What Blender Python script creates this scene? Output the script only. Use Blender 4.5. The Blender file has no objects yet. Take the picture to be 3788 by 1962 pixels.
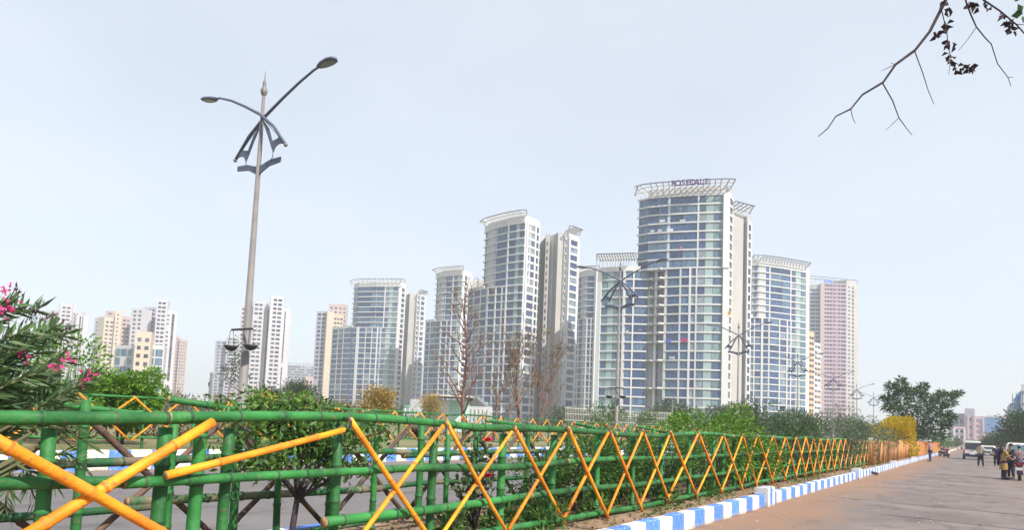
import bpy, math, random
import numpy as np
from mathutils import Matrix, Vector
random.seed(7); rng = np.random.default_rng(7)
sc = bpy.context.scene
COL = sc.collection
# ------------------------------------------------------------------ camera
F = 2736.; CX, CY = 1894., 1337.; W0, H0 = 3788., 1962.; EYE = 1.6
def nrm(v): return v/np.linalg.norm(v)
_up = nrm(np.array([3160-CX, CY+30000, -F]))
_fw = np.array([3605-CX, -(1645-CY), -F]); _fw = nrm(_fw-_up*_fw.dot(_up)); _rt = np.cross(_fw, _up)
RM = np.array([_rt, _fw, _up])
CAM = np.array([0, 0, EYE])
cd = bpy.data.cameras.new('camera'); cam = bpy.data.objects.new('camera', cd); COL.objects.link(cam)
cd.sensor_width = 36; cd.lens = 36*F/W0; cd.shift_x = 0; cd.shift_y = (CY-H0/2)/W0
cd.clip_start = .1; cd.clip_end = 8000
m4 = Matrix.Identity(4)
for i in range(3):
    for j in range(3): m4[i][j] = RM[i][j]
m4.translation = Vector(CAM); cam.matrix_world = m4; sc.camera = cam
# surveying: where a line of sight of the photograph meets a known plane of the place
def ray(x, y): return RM @ np.array([x-CX, CY-y, -F])/F
def atX(x, y, X): d = ray(x, y); return CAM+d*(X/d[0])
def atY(x, y, Y): d = ray(x, y); return CAM+d*(Y/d[1])
def atZ(x, y, Z): d = ray(x, y); return CAM+d*((Z-EYE)/d[2])
def atD(x, y, D): return CAM+ray(x, y)*D
# ------------------------------------------------------------------ light
SUN_EL = math.radians(44); SH = np.array([-.967, .25])          # direction in which shadows fall
w = bpy.data.worlds.new('World'); sc.world = w; w.use_nodes = True
nt = w.node_tree; bg = nt.nodes['Background']
sky = nt.nodes.new('ShaderNodeTexSky'); sky.sky_type = 'NISHITA'; sky.sun_disc = False
sky.sun_elevation = SUN_EL; sky.sun_rotation = math.atan2(-SH[0], -SH[1])
sky.altitude = 0; sky.air_density = 1.0; sky.dust_density = 1.0; sky.ozone_density = 2.0
# the winter sky is veiled: the blue is paled and thin uneven high haze lies over all of it
hs = nt.nodes.new('ShaderNodeHueSaturation'); hs.inputs['Saturation'].default_value = .72; hs.inputs['Value'].default_value = 1.2
nt.links.new(sky.outputs[0], hs.inputs['Color'])
tcw = nt.nodes.new('ShaderNodeTexCoord'); mpw = nt.nodes.new('ShaderNodeMapping'); mpw.inputs['Scale'].default_value = (1, 1, 2.2)
nzw = nt.nodes.new('ShaderNodeTexNoise'); nzw.inputs['Scale'].default_value = 2.3; nzw.inputs['Detail'].default_value = 5; nzw.inputs['Roughness'].default_value = .5
nt.links.new(tcw.outputs['Generated'], mpw.inputs[0]); nt.links.new(mpw.outputs[0], nzw.inputs['Vector'])
mrw = nt.nodes.new('ShaderNodeMapRange'); mrw.inputs[1].default_value = .3; mrw.inputs[2].default_value = .7; mrw.inputs[3].default_value = .50; mrw.inputs[4].default_value = .64
nt.links.new(nzw.outputs[0], mrw.inputs[0])
mxw = nt.nodes.new('ShaderNodeMixRGB'); mxw.inputs[2].default_value = (8.3, 8.95, 9.75, 1)
nt.links.new(mrw.outputs[0], mxw.inputs[0]); nt.links.new(hs.outputs[0], mxw.inputs[1])
nt.links.new(mxw.outputs[0], bg.inputs[0]); bg.inputs[1].default_value = .092
sd = bpy.data.lights.new('sun', 'SUN'); sun = bpy.data.objects.new('sun', sd); COL.objects.link(sun)
sd.energy = 5.0; sd.angle = math.radians(.6); sd.color = (1, .93, .82)
sv = Vector((SH[0]*math.cos(SUN_EL), SH[1]*math.cos(SUN_EL), -math.sin(SUN_EL)))
sun.rotation_euler = sv.to_track_quat('-Z', 'Y').to_euler(); sun.location = (60, -20, 80)
sc.view_settings.view_transform = 'Standard'; sc.view_settings.look = 'None'
sc.view_settings.exposure = .48; sc.view_settings.gamma = 1; sc.view_settings.use_curve_mapping = False
cy = sc.cycles; cy.max_bounces = 6; cy.diffuse_bounces = 3; cy.glossy_bounces = 2; cy.transmission_bounces = 3
cy.volume_bounces = 1; cy.transparent_max_bounces = 8; cy.use_denoising = True; cy.caustics_reflective = False; cy.caustics_refractive = False
cy.sample_clamp_indirect = 4
# ------------------------------------------------------------------ helpers
MATS = {}
def mat(name, col, col2=None, rough=.7, scale=6., detail=4., stretch=(1, 1, 1), objrand=0., island=None, metal=0., bump=0.,
        transl=0., spec=.4, coords='Object', lo=.35, hi=.65, bscale=None, speck=None, dirt=None):
    """procedural material: two colours mixed by noise, shifted a little from object to object"""
    if name in MATS: return MATS[name]
    m = bpy.data.materials.new(name); m.use_nodes = True; MATS[name] = m
    n = m.node_tree.nodes; L = m.node_tree.links; b = n['Principled BSDF']
    b.inputs['Roughness'].default_value = rough; b.inputs['Metallic'].default_value = metal
    b.inputs['Specular IOR Level'].default_value = spec
    c4 = lambda c: (c[0], c[1], c[2], 1)
    out = None
    tc = n.new('ShaderNodeTexCoord'); mp = n.new('ShaderNodeMapping'); mp.inputs['Scale'].default_value = stretch
    L.new(tc.outputs[coords], mp.inputs[0])
    nz = n.new('ShaderNodeTexNoise'); nz.inputs['Scale'].default_value = scale; nz.inputs['Detail'].default_value = detail
    L.new(mp.outputs[0], nz.inputs['Vector'])
    if island:                                   # leaf to leaf variation
        g = n.new('ShaderNodeNewGeometry'); r = n.new('ShaderNodeValToRGB')
        r.color_ramp.elements[0].color = c4(island[0]); r.color_ramp.elements[1].color = c4(island[-1])
        for i, c in enumerate(island[1:-1]):
            e = r.color_ramp.elements.new((i+1)/(len(island)-1)); e.color = c4(c)
        L.new(g.outputs['Random Per Island'], r.inputs[0]); out = r.outputs[0]
    else:
        r = n.new('ShaderNodeValToRGB'); r.color_ramp.elements[0].position = lo; r.color_ramp.elements[1].position = hi
        r.color_ramp.elements[0].color = c4(col); r.color_ramp.elements[1].color = c4(col2 or col)
        L.new(nz.outputs[0], r.inputs[0]); out = r.outputs[0]
    if speck:                                    # chips and stains: colour, noise scale, threshold
        n3 = n.new('ShaderNodeTexNoise'); n3.inputs['Scale'].default_value = speck[1]; n3.inputs['Detail'].default_value = 5; n3.inputs['Roughness'].default_value = .6
        L.new(mp.outputs[0], n3.inputs['Vector']); r3 = n.new('ShaderNodeMapRange'); r3.inputs[1].default_value = speck[2]; r3.inputs[2].default_value = speck[2]+.05
        L.new(n3.outputs[0], r3.inputs[0]); x3 = n.new('ShaderNodeMixRGB'); x3.inputs[2].default_value = c4(speck[0]); L.new(r3.outputs[0], x3.inputs[0]); L.new(out, x3.inputs[1]); out = x3.outputs[0]
    if dirt:                                     # mud splashed up from the foot: colour, height
        sp = n.new('ShaderNodeSeparateXYZ'); L.new(tc.outputs[coords], sp.inputs[0]); n4 = n.new('ShaderNodeTexNoise'); n4.inputs['Scale'].default_value = 9; n4.inputs['Detail'].default_value = 6
        g4 = n.new('ShaderNodeNewGeometry'); L.new(g4.outputs['Position'], n4.inputs['Vector'])
        a4 = n.new('ShaderNodeMath'); a4.operation = 'MULTIPLY_ADD'; a4.inputs[1].default_value = dirt[1]*2.4; a4.inputs[2].default_value = -dirt[1]*.75; L.new(n4.outputs[0], a4.inputs[0])
        b4 = n.new('ShaderNodeMath'); b4.operation = 'SUBTRACT'; L.new(a4.outputs[0], b4.inputs[0]); L.new(sp.outputs[2], b4.inputs[1])
        r4 = n.new('ShaderNodeMapRange'); r4.inputs[1].default_value = -.03; r4.inputs[2].default_value = .05; r4.inputs[4].default_value = .75; L.new(b4.outputs[0], r4.inputs[0])
        x4 = n.new('ShaderNodeMixRGB'); x4.inputs[2].default_value = c4(dirt[0]); L.new(r4.outputs[0], x4.inputs[0]); L.new(out, x4.inputs[1]); out = x4.outputs[0]
    if objrand:
        oi = n.new('ShaderNodeObjectInfo'); mr = n.new('ShaderNodeMapRange')
        mr.inputs[3].default_value = 1-objrand; mr.inputs[4].default_value = 1+objrand
        L.new(oi.outputs['Random'], mr.inputs[0])
        h = n.new('ShaderNodeHueSaturation'); L.new(mr.outputs[0], h.inputs['Value']); L.new(out, h.inputs['Color']); out = h.outputs[0]
    L.new(out, b.inputs['Base Color'])
    if bump:
        bp = n.new('ShaderNodeBump'); bp.inputs['Strength'].default_value = bump; bp.inputs['Distance'].default_value = .02
        if bscale:
            n2 = n.new('ShaderNodeTexNoise'); n2.inputs['Scale'].default_value = bscale; n2.inputs['Detail'].default_value = 6
            L.new(mp.outputs[0], n2.inputs['Vector']); L.new(n2.outputs[0], bp.inputs['Height'])
        else: L.new(nz.outputs[0], bp.inputs['Height'])
        L.new(bp.outputs[0], b.inputs['Normal'])
    if transl:
        t = n.new('ShaderNodeBsdfTranslucent'); mx = n.new('ShaderNodeMixShader'); mx.inputs[0].default_value = transl
        L.new(out, t.inputs[0]); L.new(b.outputs[0], mx.inputs[1]); L.new(t.outputs[0], mx.inputs[2])
        L.new(mx.outputs[0], n['Material Output'].inputs[0])
    return m
def mat_choice(name, cols, rough=.1, spec=.5, noise=0.):
    """each object of the material takes one of the colours at random"""
    m = bpy.data.materials.new(name); m.use_nodes = True; MATS[name] = m
    n = m.node_tree.nodes; L = m.node_tree.links; b = n['Principled BSDF']
    b.inputs['Roughness'].default_value = rough; b.inputs['Specular IOR Level'].default_value = spec
    oi = n.new('ShaderNodeObjectInfo'); r = n.new('ShaderNodeValToRGB'); r.color_ramp.interpolation = 'CONSTANT'
    e = r.color_ramp.elements
    while len(e) < len(cols): e.new(.5)
    for i, c in enumerate(cols): e[i].position = i/len(cols); e[i].color = (*c, 1)
    L.new(oi.outputs['Random'], r.inputs[0]); out = r.outputs[0]
    tc = n.new('ShaderNodeTexCoord'); mp = n.new('ShaderNodeMapping'); mp.inputs['Scale'].default_value = (9, 1, 1.5)
    ad = n.new('ShaderNodeVectorMath'); L.new(oi.outputs['Random'], ad.inputs[1]); ad.operation = 'ADD'
    L.new(tc.outputs['Object'], mp.inputs[0]); L.new(mp.outputs[0], ad.inputs[0])
    nz = n.new('ShaderNodeTexNoise'); nz.noise_dimensions = '4D'; nz.inputs['Scale'].default_value = 1.; nz.inputs['Detail'].default_value = 2.
    ml = n.new('ShaderNodeMath'); ml.operation = 'MULTIPLY'; ml.inputs[1].default_value = 90
    L.new(oi.outputs['Random'], ml.inputs[0]); L.new(ml.outputs[0], nz.inputs['W']); L.new(mp.outputs[0], nz.inputs['Vector'])
    mr = n.new('ShaderNodeMapRange'); mr.inputs[1].default_value = .3; mr.inputs[2].default_value = .7
    mr.inputs[3].default_value = 1-noise; mr.inputs[4].default_value = 1+noise
    L.new(nz.outputs[0], mr.inputs[0])
    h = n.new('ShaderNodeHueSaturation'); L.new(mr.outputs[0], h.inputs['Value']); L.new(out, h.inputs['Color'])
    L.new(h.outputs[0], b.inputs['Base Color'])
    return m
class MB:
    def __init__(s): s.v = []; s.f = []; s.mi = []
    def add(s, v, f, mi=0):
        o = len(s.v); s.v += [tuple(map(float, p)) for p in v]; s.f += [tuple(i+o for i in q) for q in f]; s.mi += [mi]*len(f); return s
    def box(s, c, d, rz=0., mi=0, taper=1., M=None):
        x, y, z = (k/2 for k in d); ca, sa = math.cos(rz), math.sin(rz); vs = []
        for k in (-z, z):
            t = taper if k > 0 else 1.
            for (a, b) in ((-x*t, -y*t), (x*t, -y*t), (x*t, y*t), (-x*t, y*t)):
                vs.append((c[0]+a*ca-b*sa, c[1]+a*sa+b*ca, c[2]+k))
        if M is not None: vs = [tuple(M @ Vector(p)) for p in vs]
        return s.add(vs, [(3, 2, 1, 0), (4, 5, 6, 7), (0, 1, 5, 4), (1, 2, 6, 5), (2, 3, 7, 6), (3, 0, 4, 7)], mi)
    def prism(s, poly, z0, z1, mi=0):
        n = len(poly)
        a = sum(poly[i][0]*poly[(i+1) % n][1]-poly[(i+1) % n][0]*poly[i][1] for i in range(n))
        if a < 0: poly = poly[::-1]
        return s.add([(p[0], p[1], z0) for p in poly]+[(p[0], p[1], z1) for p in poly],
                     [tuple(range(n))[::-1], tuple(range(n, 2*n))]+[(i, (i+1) % n, n+(i+1) % n, n+i) for i in range(n)], mi)
    def tube(s, pts, rad, n=8, cap=True, mi=0, capmi=None, ph=0.):
        pts = [np.array(p, float) for p in pts]; m = len(pts)
        if not hasattr(rad, '__len__'): rad = [rad]*m
        t0 = nrm(pts[1]-pts[0]); u = np.cross(t0, (0, 0, 1.))
        if np.linalg.norm(u) < 1e-3: u = np.cross(t0, (0, 1., 0))
        u = nrm(u); vs = []
        for i in range(m):
            t = pts[min(i+1, m-1)]-pts[max(i-1, 0)]; t = nrm(t); u = nrm(u-t*u.dot(t)); q = np.cross(t, u)
            for k in range(n):
                a = 2*math.pi*k/n+ph; vs.append(pts[i]+rad[i]*(math.cos(a)*u+math.sin(a)*q))
        fs = [(i*n+k, i*n+(k+1) % n, (i+1)*n+(k+1) % n, (i+1)*n+k) for i in range(m-1) for k in range(n)]
        s.add(vs, fs, mi)
        if cap:
            o = len(s.v)-n*m
            s.f += [tuple(o+k for k in range(n))[::-1], tuple(o+(m-1)*n+k for k in range(n))]; s.mi += [mi if capmi is None else capmi]*2
        return s
    def lathe(s, prof, c=(0, 0, 0), n=12, mi=0):
        return s.tube([(c[0], c[1], c[2]+z) for r, z in prof], [r for r, z in prof], n, True, mi)
    def ball(s, c, r, n=10, mi=0):
        r = r if hasattr(r, '__len__') else (r, r, r); k = max(4, n//2+1); vs = []; fs = []
        for i in range(k+1):
            th = math.pi*i/k
            for j in range(n):
                a = 2*math.pi*j/n; vs.append((c[0]+r[0]*math.sin(th)*math.cos(a), c[1]+r[1]*math.sin(th)*math.sin(a), c[2]+r[2]*math.cos(th)))
        for i in range(k):
            for j in range(n): fs.append((i*n+j, (i+1)*n+j, (i+1)*n+(j+1) % n, i*n+(j+1) % n))
        return s.add(vs, fs, mi)
    def plate(s, poly, o, ux, uz, th, mi=0):
        """flat polygon (a,b) in the plane o + a*ux + b*uz, with thickness"""
        o, ux, uz = (np.array(k, float) for k in (o, ux, uz)); nn = np.cross(ux, uz)*th/2; k = len(poly)
        P = [o+a*ux+b*uz for a, b in poly]
        return s.add([p-nn for p in P]+[p+nn for p in P], [tuple(range(k))[::-1], tuple(range(k, 2*k))]+[(i, (i+1) % k, k+(i+1) % k, k+i) for i in range(k)], mi)
    def mesh(s, name, mats, smooth=False, org=(0, 0, 0)):
        me = bpy.data.meshes.new(name)
        me.from_pydata([(p[0]-org[0], p[1]-org[1], p[2]-org[2]) for p in s.v], [], s.f)
        mats = mats if isinstance(mats, (list, tuple)) else [mats]
        for q in mats: me.materials.append(q)
        if len(mats) > 1: me.polygons.foreach_set('material_index', s.mi)
        if smooth: me.polygons.foreach_set('use_smooth', [True]*len(me.polygons))
        me.update(); return me
    def build(s, name, mats, parent=None, smooth=False, org=None, loc=None):
        """mesh given in world coordinates; put under its thing at the thing's own origin"""
        po = tuple(parent['_o']) if parent is not None and '_o' in parent else (0, 0, 0)
        if parent is None and org is None: org = (0, 0, 0)
        o0 = org if org is not None else po
        o = bpy.data.objects.new(name, s.mesh(name, mats, smooth, o0)); COL.objects.link(o)
        o.location = [a-b for a, b in zip(o0, po)]; o.parent = parent; o['_o'] = o0
        return o
def tag(o, label=None, cat=None, group=None, kind=None):
    if label: o['label'] = label
    if cat: o['category'] = cat
    if group: o['group'] = group
    if kind: o['kind'] = kind
    return o
def thing(name, label, cat, loc=(0, 0, 0), group=None, rz=0.):
    o = bpy.data.objects.new(name, None); COL.objects.link(o); o.location = loc; o.rotation_euler[2] = rz
    o.empty_display_size = .2; o['_o'] = (0., 0., 0.) if rz else tuple(float(k) for k in loc)
    return tag(o, label, cat, group)
def place(name, me, parent, loc, rz=0., scale=(1, 1, 1)):
    o = bpy.data.objects.new(name, me); COL.objects.link(o); po = parent['_o'] if parent is not None and '_o' in parent else (0, 0, 0)
    o.location = [float(a-b) for a, b in zip(loc, po)]; o.rotation_euler[2] = rz; o.scale = scale; o.parent = parent
    o['_o'] = tuple(float(k) for k in loc)
    return o
def copy_tree(o, parent=None):
    c = o.copy(); COL.objects.link(c); c.parent = parent
    for ch in o.children: copy_tree(ch, c)
    return c
def fast_mesh(name, V, Fq, mats, k=3):
    """numpy vertices and faces of k corners"""
    me = bpy.data.meshes.new(name); V = np.asarray(V, np.float32); Fq = np.asarray(Fq, np.int32)
    me.vertices.add(len(V)); me.vertices.foreach_set('co', V.ravel())
    me.loops.add(Fq.size); me.loops.foreach_set('vertex_index', Fq.ravel())
    me.polygons.add(len(Fq)); me.polygons.foreach_set('loop_start', np.arange(0, Fq.size, k, dtype=np.int32))
    me.update(calc_edges=True)
    for q in (mats if isinstance(mats, (list, tuple)) else [mats]): me.materials.append(q)
    return me
# ------------------------------------------------------------------ materials
def road_mat(name, c1, c2, sand, edges):
    """worn asphalt: mottled, patched and cracked, with dust drifted in along the given edges (x of edge, reach, side)"""
    m = bpy.data.materials.new(name); m.use_nodes = True; n = m.node_tree.nodes; L = m.node_tree.links; bs = n['Principled BSDF']; bs.inputs['Roughness'].default_value = .9; bs.inputs['Specular IOR Level'].default_value = .25
    g = n.new('ShaderNodeNewGeometry'); sp = n.new('ShaderNodeSeparateXYZ'); L.new(g.outputs['Position'], sp.inputs[0])
    def noise(scale, detail=5, rough=.55, st=(1, 1, 1)):
        mp = n.new('ShaderNodeMapping'); mp.inputs['Scale'].default_value = st; L.new(g.outputs['Position'], mp.inputs[0])
        t = n.new('ShaderNodeTexNoise'); t.inputs['Scale'].default_value = scale; t.inputs['Detail'].default_value = detail; t.inputs['Roughness'].default_value = rough; L.new(mp.outputs[0], t.inputs['Vector']); return t.outputs[0]
    def rng_(x, a, b, c=0., d=1.):
        r = n.new('ShaderNodeMapRange'); r.inputs[1].default_value = a; r.inputs[2].default_value = b; r.inputs[3].default_value = c; r.inputs[4].default_value = d; L.new(x, r.inputs[0]); return r.outputs[0]
    def mix(f, a, b):
        x = n.new('ShaderNodeMixRGB'); L.new(f, x.inputs[0])
        for k, q in ((1, a), (2, b)):
            if isinstance(q, tuple): x.inputs[k].default_value = (*q, 1)
            else: L.new(q, x.inputs[k])
        return x.outputs[0]
    def op(o, a, b):
        x = n.new('ShaderNodeMath'); x.operation = o
        for k, q in ((0, a), (1, b)):
            if isinstance(q, (int, float)): x.inputs[k].default_value = q
            else: L.new(q, x.inputs[k])
        return x.outputs[0]
    col = mix(rng_(noise(.45, 7), .35, .65), c1, c2)
    col = mix(rng_(noise(38, 3, .7), .56, .66, 0, .35), col, tuple(min(1, k*1.5) for k in c2))      # bare aggregate
    col = mix(rng_(noise(1.6, 6, .6, (1, .35, 1)), .54, .64, 0, .5), col, tuple(k*.6 for k in c1))   # oil and tyre stains
    vo = n.new('ShaderNodeTexVoronoi'); vo.feature = 'DISTANCE_TO_EDGE'; vo.inputs['Scale'].default_value = .42
    ds = n.new('ShaderNodeVectorMath'); ds.operation = 'MULTIPLY_ADD'; nn = n.new('ShaderNodeTexNoise'); nn.inputs['Scale'].default_value = 1.3; nn.inputs['Detail'].default_value = 6; L.new(g.outputs['Position'], nn.inputs['Vector'])
    ds.inputs[1].default_value = (1.6, 1.6, 0); L.new(nn.outputs['Color'], ds.inputs[0]); L.new(g.outputs['Position'], ds.inputs[2]); L.new(ds.outputs[0], vo.inputs['Vector'])
    crack = rng_(vo.outputs['Distance'], .0, .010, 1, 0); crack = op('MULTIPLY', crack, rng_(noise(.35, 3), .48, .58))
    col = mix(op('MULTIPLY', crack, .6), col, tuple(k*.3 for k in c1))
    for (xe, reach, side, am) in edges:
        d = op('MULTIPLY', op('SUBTRACT', sp.outputs[0], xe), side)
        f = op('ADD', rng_(d, 0., reach, 1., 0.), op('MULTIPLY', op('SUBTRACT', noise(.55, 7, .62, (1, .4, 1)), .5), 1.5))
        col = mix(rng_(f, .25, .85, 0, am), col, sand)
    L.new(col, bs.inputs['Base Color'])
    bp = n.new('ShaderNodeBump'); bp.inputs['Strength'].default_value = .55; bp.inputs['Distance'].default_value = .02; L.new(op('ADD', noise(24, 5, .7), op('MULTIPLY', crack, -1.)), bp.inputs['Height']); L.new(bp.outputs[0], bs.inputs['Normal'])
    return m
M_asph = road_mat('asphalt', (.145, .124, .12), (.21, .177, .168), (.27, .165, .11), ((-4.02, 2.8, 1, .95), (4.6, 4.6, -1, .85)))
M_asph2 = road_mat('asphalt_far', (.135, .125, .128), (.175, .165, .168), (.24, .18, .14), ((-19.2, 1.6, 1, .8), (-6.9, 1.0, -1, .7)))
M_soil = mat('soil', (.20, .13, .085), (.31, .21, .14), rough=.95, scale=3, detail=6, bump=.8, bscale=9)
M_dry = mat('dry_ground', (.22, .17, .10), (.16, .18, .07), rough=.95, scale=.2, detail=8, bump=.6, bscale=2)
M_white = mat('kerb_white', (.74, .73, .69), (.58, .55, .50), rough=.75, scale=5, detail=7, objrand=.08, bump=.35, bscale=25, lo=.5, hi=.8, speck=((.36, .31, .27), 11, .61), dirt=((.34, .24, .17), .10), coords='Object')
M_blue = mat('kerb_blue', (.075, .21, .66), (.13, .29, .68), rough=.7, scale=6, detail=7, objrand=.12, bump=.35, bscale=25, lo=.4, hi=.8, speck=((.50, .51, .53), 11, .60), dirt=((.32, .24, .19), .09))
M_green = mat('bamboo_green', (.007, .080, .016), (.035, .225, .048), rough=.6, scale=3, detail=6, objrand=.3, bump=.45, bscale=26, spec=.45, lo=.3, hi=.75, speck=((.085, .12, .055), 13, .605))
M_green_old = mat('bamboo_green_worn', (.022, .11, .04), (.20, .16, .11), rough=.6, scale=3.4, detail=6, objrand=.25, bump=.4, bscale=30, lo=.46, hi=.62)
M_raw = mat('bamboo_raw', (.15, .085, .055), (.05, .04, .04), rough=.7, scale=4.5, detail=6, objrand=.25, bump=.4, bscale=30)
M_orange = mat('bamboo_orange', (.70, .19, .006), (.92, .37, .012), rough=.62, scale=3.5, detail=6, objrand=.14, bump=.4, bscale=30, spec=.45, lo=.35, hi=.7, speck=((.45, .17, .035), 12, .615))
M_orange_far = mat('bamboo_orange_weathered', (.66, .22, .04), (.48, .26, .11), rough=.65, scale=3, detail=5, objrand=.3)
M_node = mat('bamboo_node_green', (.006, .06, .022), (.05, .09, .04), rough=.6, scale=9)
M_nodeo = mat('bamboo_node_orange', (.48, .13, .01), (.62, .22, .02), rough=.6, scale=9)
M_paling = mat('paling_weathered', (.34, .15, .06), (.50, .26, .11), rough=.75, scale=3, detail=5, objrand=.3)
M_cut = mat('bamboo_cut', (.52, .30, .16), (.30, .16, .09), rough=.8, scale=30)
M_steel = mat('lamp_steel', (.16, .15, .15), (.21, .195, .19), rough=.5, scale=1.6, detail=5, bump=.05, speck=((.16, .13, .12), 5, .66))
M_navy = mat('lamp_navy', (.09, .105, .165), (.11, .13, .20), rough=.5, scale=3)
M_dark = mat('dark_metal', (.03, .03, .045), (.045, .045, .06), rough=.5)
M_lens = mat('lamp_lens', (.16, .20, .24), (.2, .24, .28), rough=.12, spec=.6)
# ------------------------------------------------------------------ ground, roads
def sheet(name, x0, x1, y0, y1, z, m, kind='structure', nx=1, ny=1):
    b = MB()
    for i in range(nx):
        for j in range(ny):
            xa, xb = x0+(x1-x0)*i/nx, x0+(x1-x0)*(i+1)/nx; ya, yb = y0+(y1-y0)*j/ny, y0+(y1-y0)*(j+1)/ny
            b.add([(xa, ya, z), (xb, ya, z), (xb, yb, z), (xa, yb, z)], [(0, 1, 2, 3)])
    return tag(b.build(name, m), kind=kind)
KX, FKX = -4.02, -19.2            # kerb faces: median kerb beside our road, kerb beyond the far carriageway
MZ, FZ = .27, .5                  # ground of the median, of the far verge
Y0, Y1 = -12., 420.
tag(MB().box((0, 0, -.55), (5000, 5000, 1.0)).build('ground', M_dry), kind='structure')
sheet('road', KX, 11, Y0, Y1, .0, M_asph)
sheet('far_road', FKX, -6.9, Y0, Y1, -.004, M_asph2)
b = MB(); 
b.add([(-6.75, Y0, MZ), (KX-.16, Y0, MZ), (KX-.16, Y1, MZ), (-6.75, Y1, MZ)], [(0, 1, 2, 3)])
tag(b.build('median_ground', M_soil), kind='structure')
b = MB(); b.prism([(FKX-.16, Y0), (FKX-.16, 900), (-1200, 900), (-1200, Y0-200), (FKX-.16, Y0-200)], -.02, FZ)
tag(b.build('far_verge_ground', M_dry), kind='structure')
b = MB(); b.prism([(11, Y0), (11, Y1), (200, Y1), (200, Y0)], -.02, .1); tag(b.build('roadside_ground', M_dry), kind='structure')
# ------------------------------------------------------------------ kerbs, stone by stone
def kerb_stone(l, h, t, bev=.018):
    b = MB(); x, y = t/2, l/2-.004; B = bev
    pr = [(-x, 0), (x, 0), (x, h-B), (x-B, h), (-x+B, h), (-x, h-B)]
    vs = [(a, -y, c) for a, c in pr]+[(a, y, c) for a, c in pr]
    b.add(vs, [tuple(range(6)), tuple(range(6, 12))[::-1]]+[(i, 6+i, 6+(i+1) % 6, (i+1) % 6) for i in range(6)])
    return b
def make_kerb(name, xc, h, t, l, y0, n, phase, far):
    root = MB().box((xc, (y0-3+far)/2, (h-.06)/2), (t-.03, far-y0+3, h-.06)).build(name, M_white, org=(xc, y0, 0))
    tag(root, kind='structure')
    mw = kerb_stone(l, h, t).mesh('kerb_stone', M_white); mb = kerb_stone(l, h, t).mesh('kerb_stone', M_blue)
    for i in range(n):
        y = y0+(i+.5)*l
        o = place('kerb_stone', mb if (i+phase) % 2 else mw, root, (xc+random.uniform(-.008, .008), y, random.uniform(-.008, .008)), random.uniform(-.006, .006))
    # beyond the stones one can tell apart
    ends = []
    return root
KL = .553
# phase from the photograph: a blue stone spans y = 10.79 .. 11.35 at the median kerb
ya = atX(2273, 1962, KX)[1]; KY0 = ya-KL*20
nk = 290
kerb = make_kerb('kerb', KX-.09, MZ+.02, .18, KL, KY0, nk, 1, 415)
blk = MB(); b1 = kerb_stone(.5, .40, .26)
for px, py in ((2840, 1862), (3175, 1772), (3310, 1735), (3383, 1715)):
    y = atX(px, py, KX)[1]
    for k in range(3):
        place('kerb_pillar', kerb_stone(.22, .43, .3).mesh('kerb_pillar', M_blue if k == 1 else M_white), kerb, (KX-.07, y+(k-1)*.223, 0))
fkerb = make_kerb('far_kerb', FKX-.09, FZ+.03, .18, .6, 2., 150, 0, 415)
bk = make_kerb('median_back_kerb', -6.83, MZ+.02, .18, KL, 0, 110, 0, 415)
pp = atX(3222, 1768, KX)
t_ = MB().tube([(KX-.1, pp[1], .16), (KX+.28, pp[1]+.05, .07)], .065, 12).build('drain_pipe', M_dark, smooth=False, org=(KX, pp[1], 0))
tag(t_, 'short dark drain pipe poking out of the striped median kerb', 'pipe')
# ------------------------------------------------------------------ bamboo fences
def bamboo(p0, p1, r, sides=10, node=.38, bow=.017, mats=None, taper=.9):
    p0, p1 = np.array(p0, float), np.array(p1, float); d = p1-p0; Ln = np.linalg.norm(d); t = d/Ln
    s = np.cross(t, (.3, .2, 1.)); s = nrm(s); q = np.cross(t, s); ph = random.uniform(0, 6.28); bw = bow*Ln*random.uniform(.2, 1.)
    bd = s*math.cos(ph)*.6+q*math.sin(ph)
    at = lambda a: p0+d*a+bd*bw*math.sin(math.pi*a)
    ts, rs = [0.], [r]
    if node:
        x = random.uniform(.1, node)
        while x < Ln-.06:
            rr = r*(1-(1-taper)*x/Ln)
            e = .011
            ts += [(x-2.2*e)/Ln, (x-.3*e)/Ln, (x+.5*e)/Ln, (x+2.2*e)/Ln]; rs += [rr*.98, rr*1.15, rr*1.12, rr*.96]
            x += node*random.uniform(.75, 1.2)
    ts.append(1.); rs.append(r*taper)
    idx = np.argsort(ts); b = MB().tube([at(ts[i]) for i in idx], [rs[i] for i in idx], sides, True, 0, 1)
    if node and sides > 6:
        for q in range((len(ts)-2)//4):
            k = 1+4*q
            for j in range(k*sides, (k+1)*sides): b.mi[j] = 2
    return b
def kink(p, amt=.02): return np.array(p)+np.array([random.uniform(-amt, amt)*.5, random.uniform(-amt, amt), random.uniform(-amt, amt)])
YB = lambda px, py, X: atX(px, py, X)[1]
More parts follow.
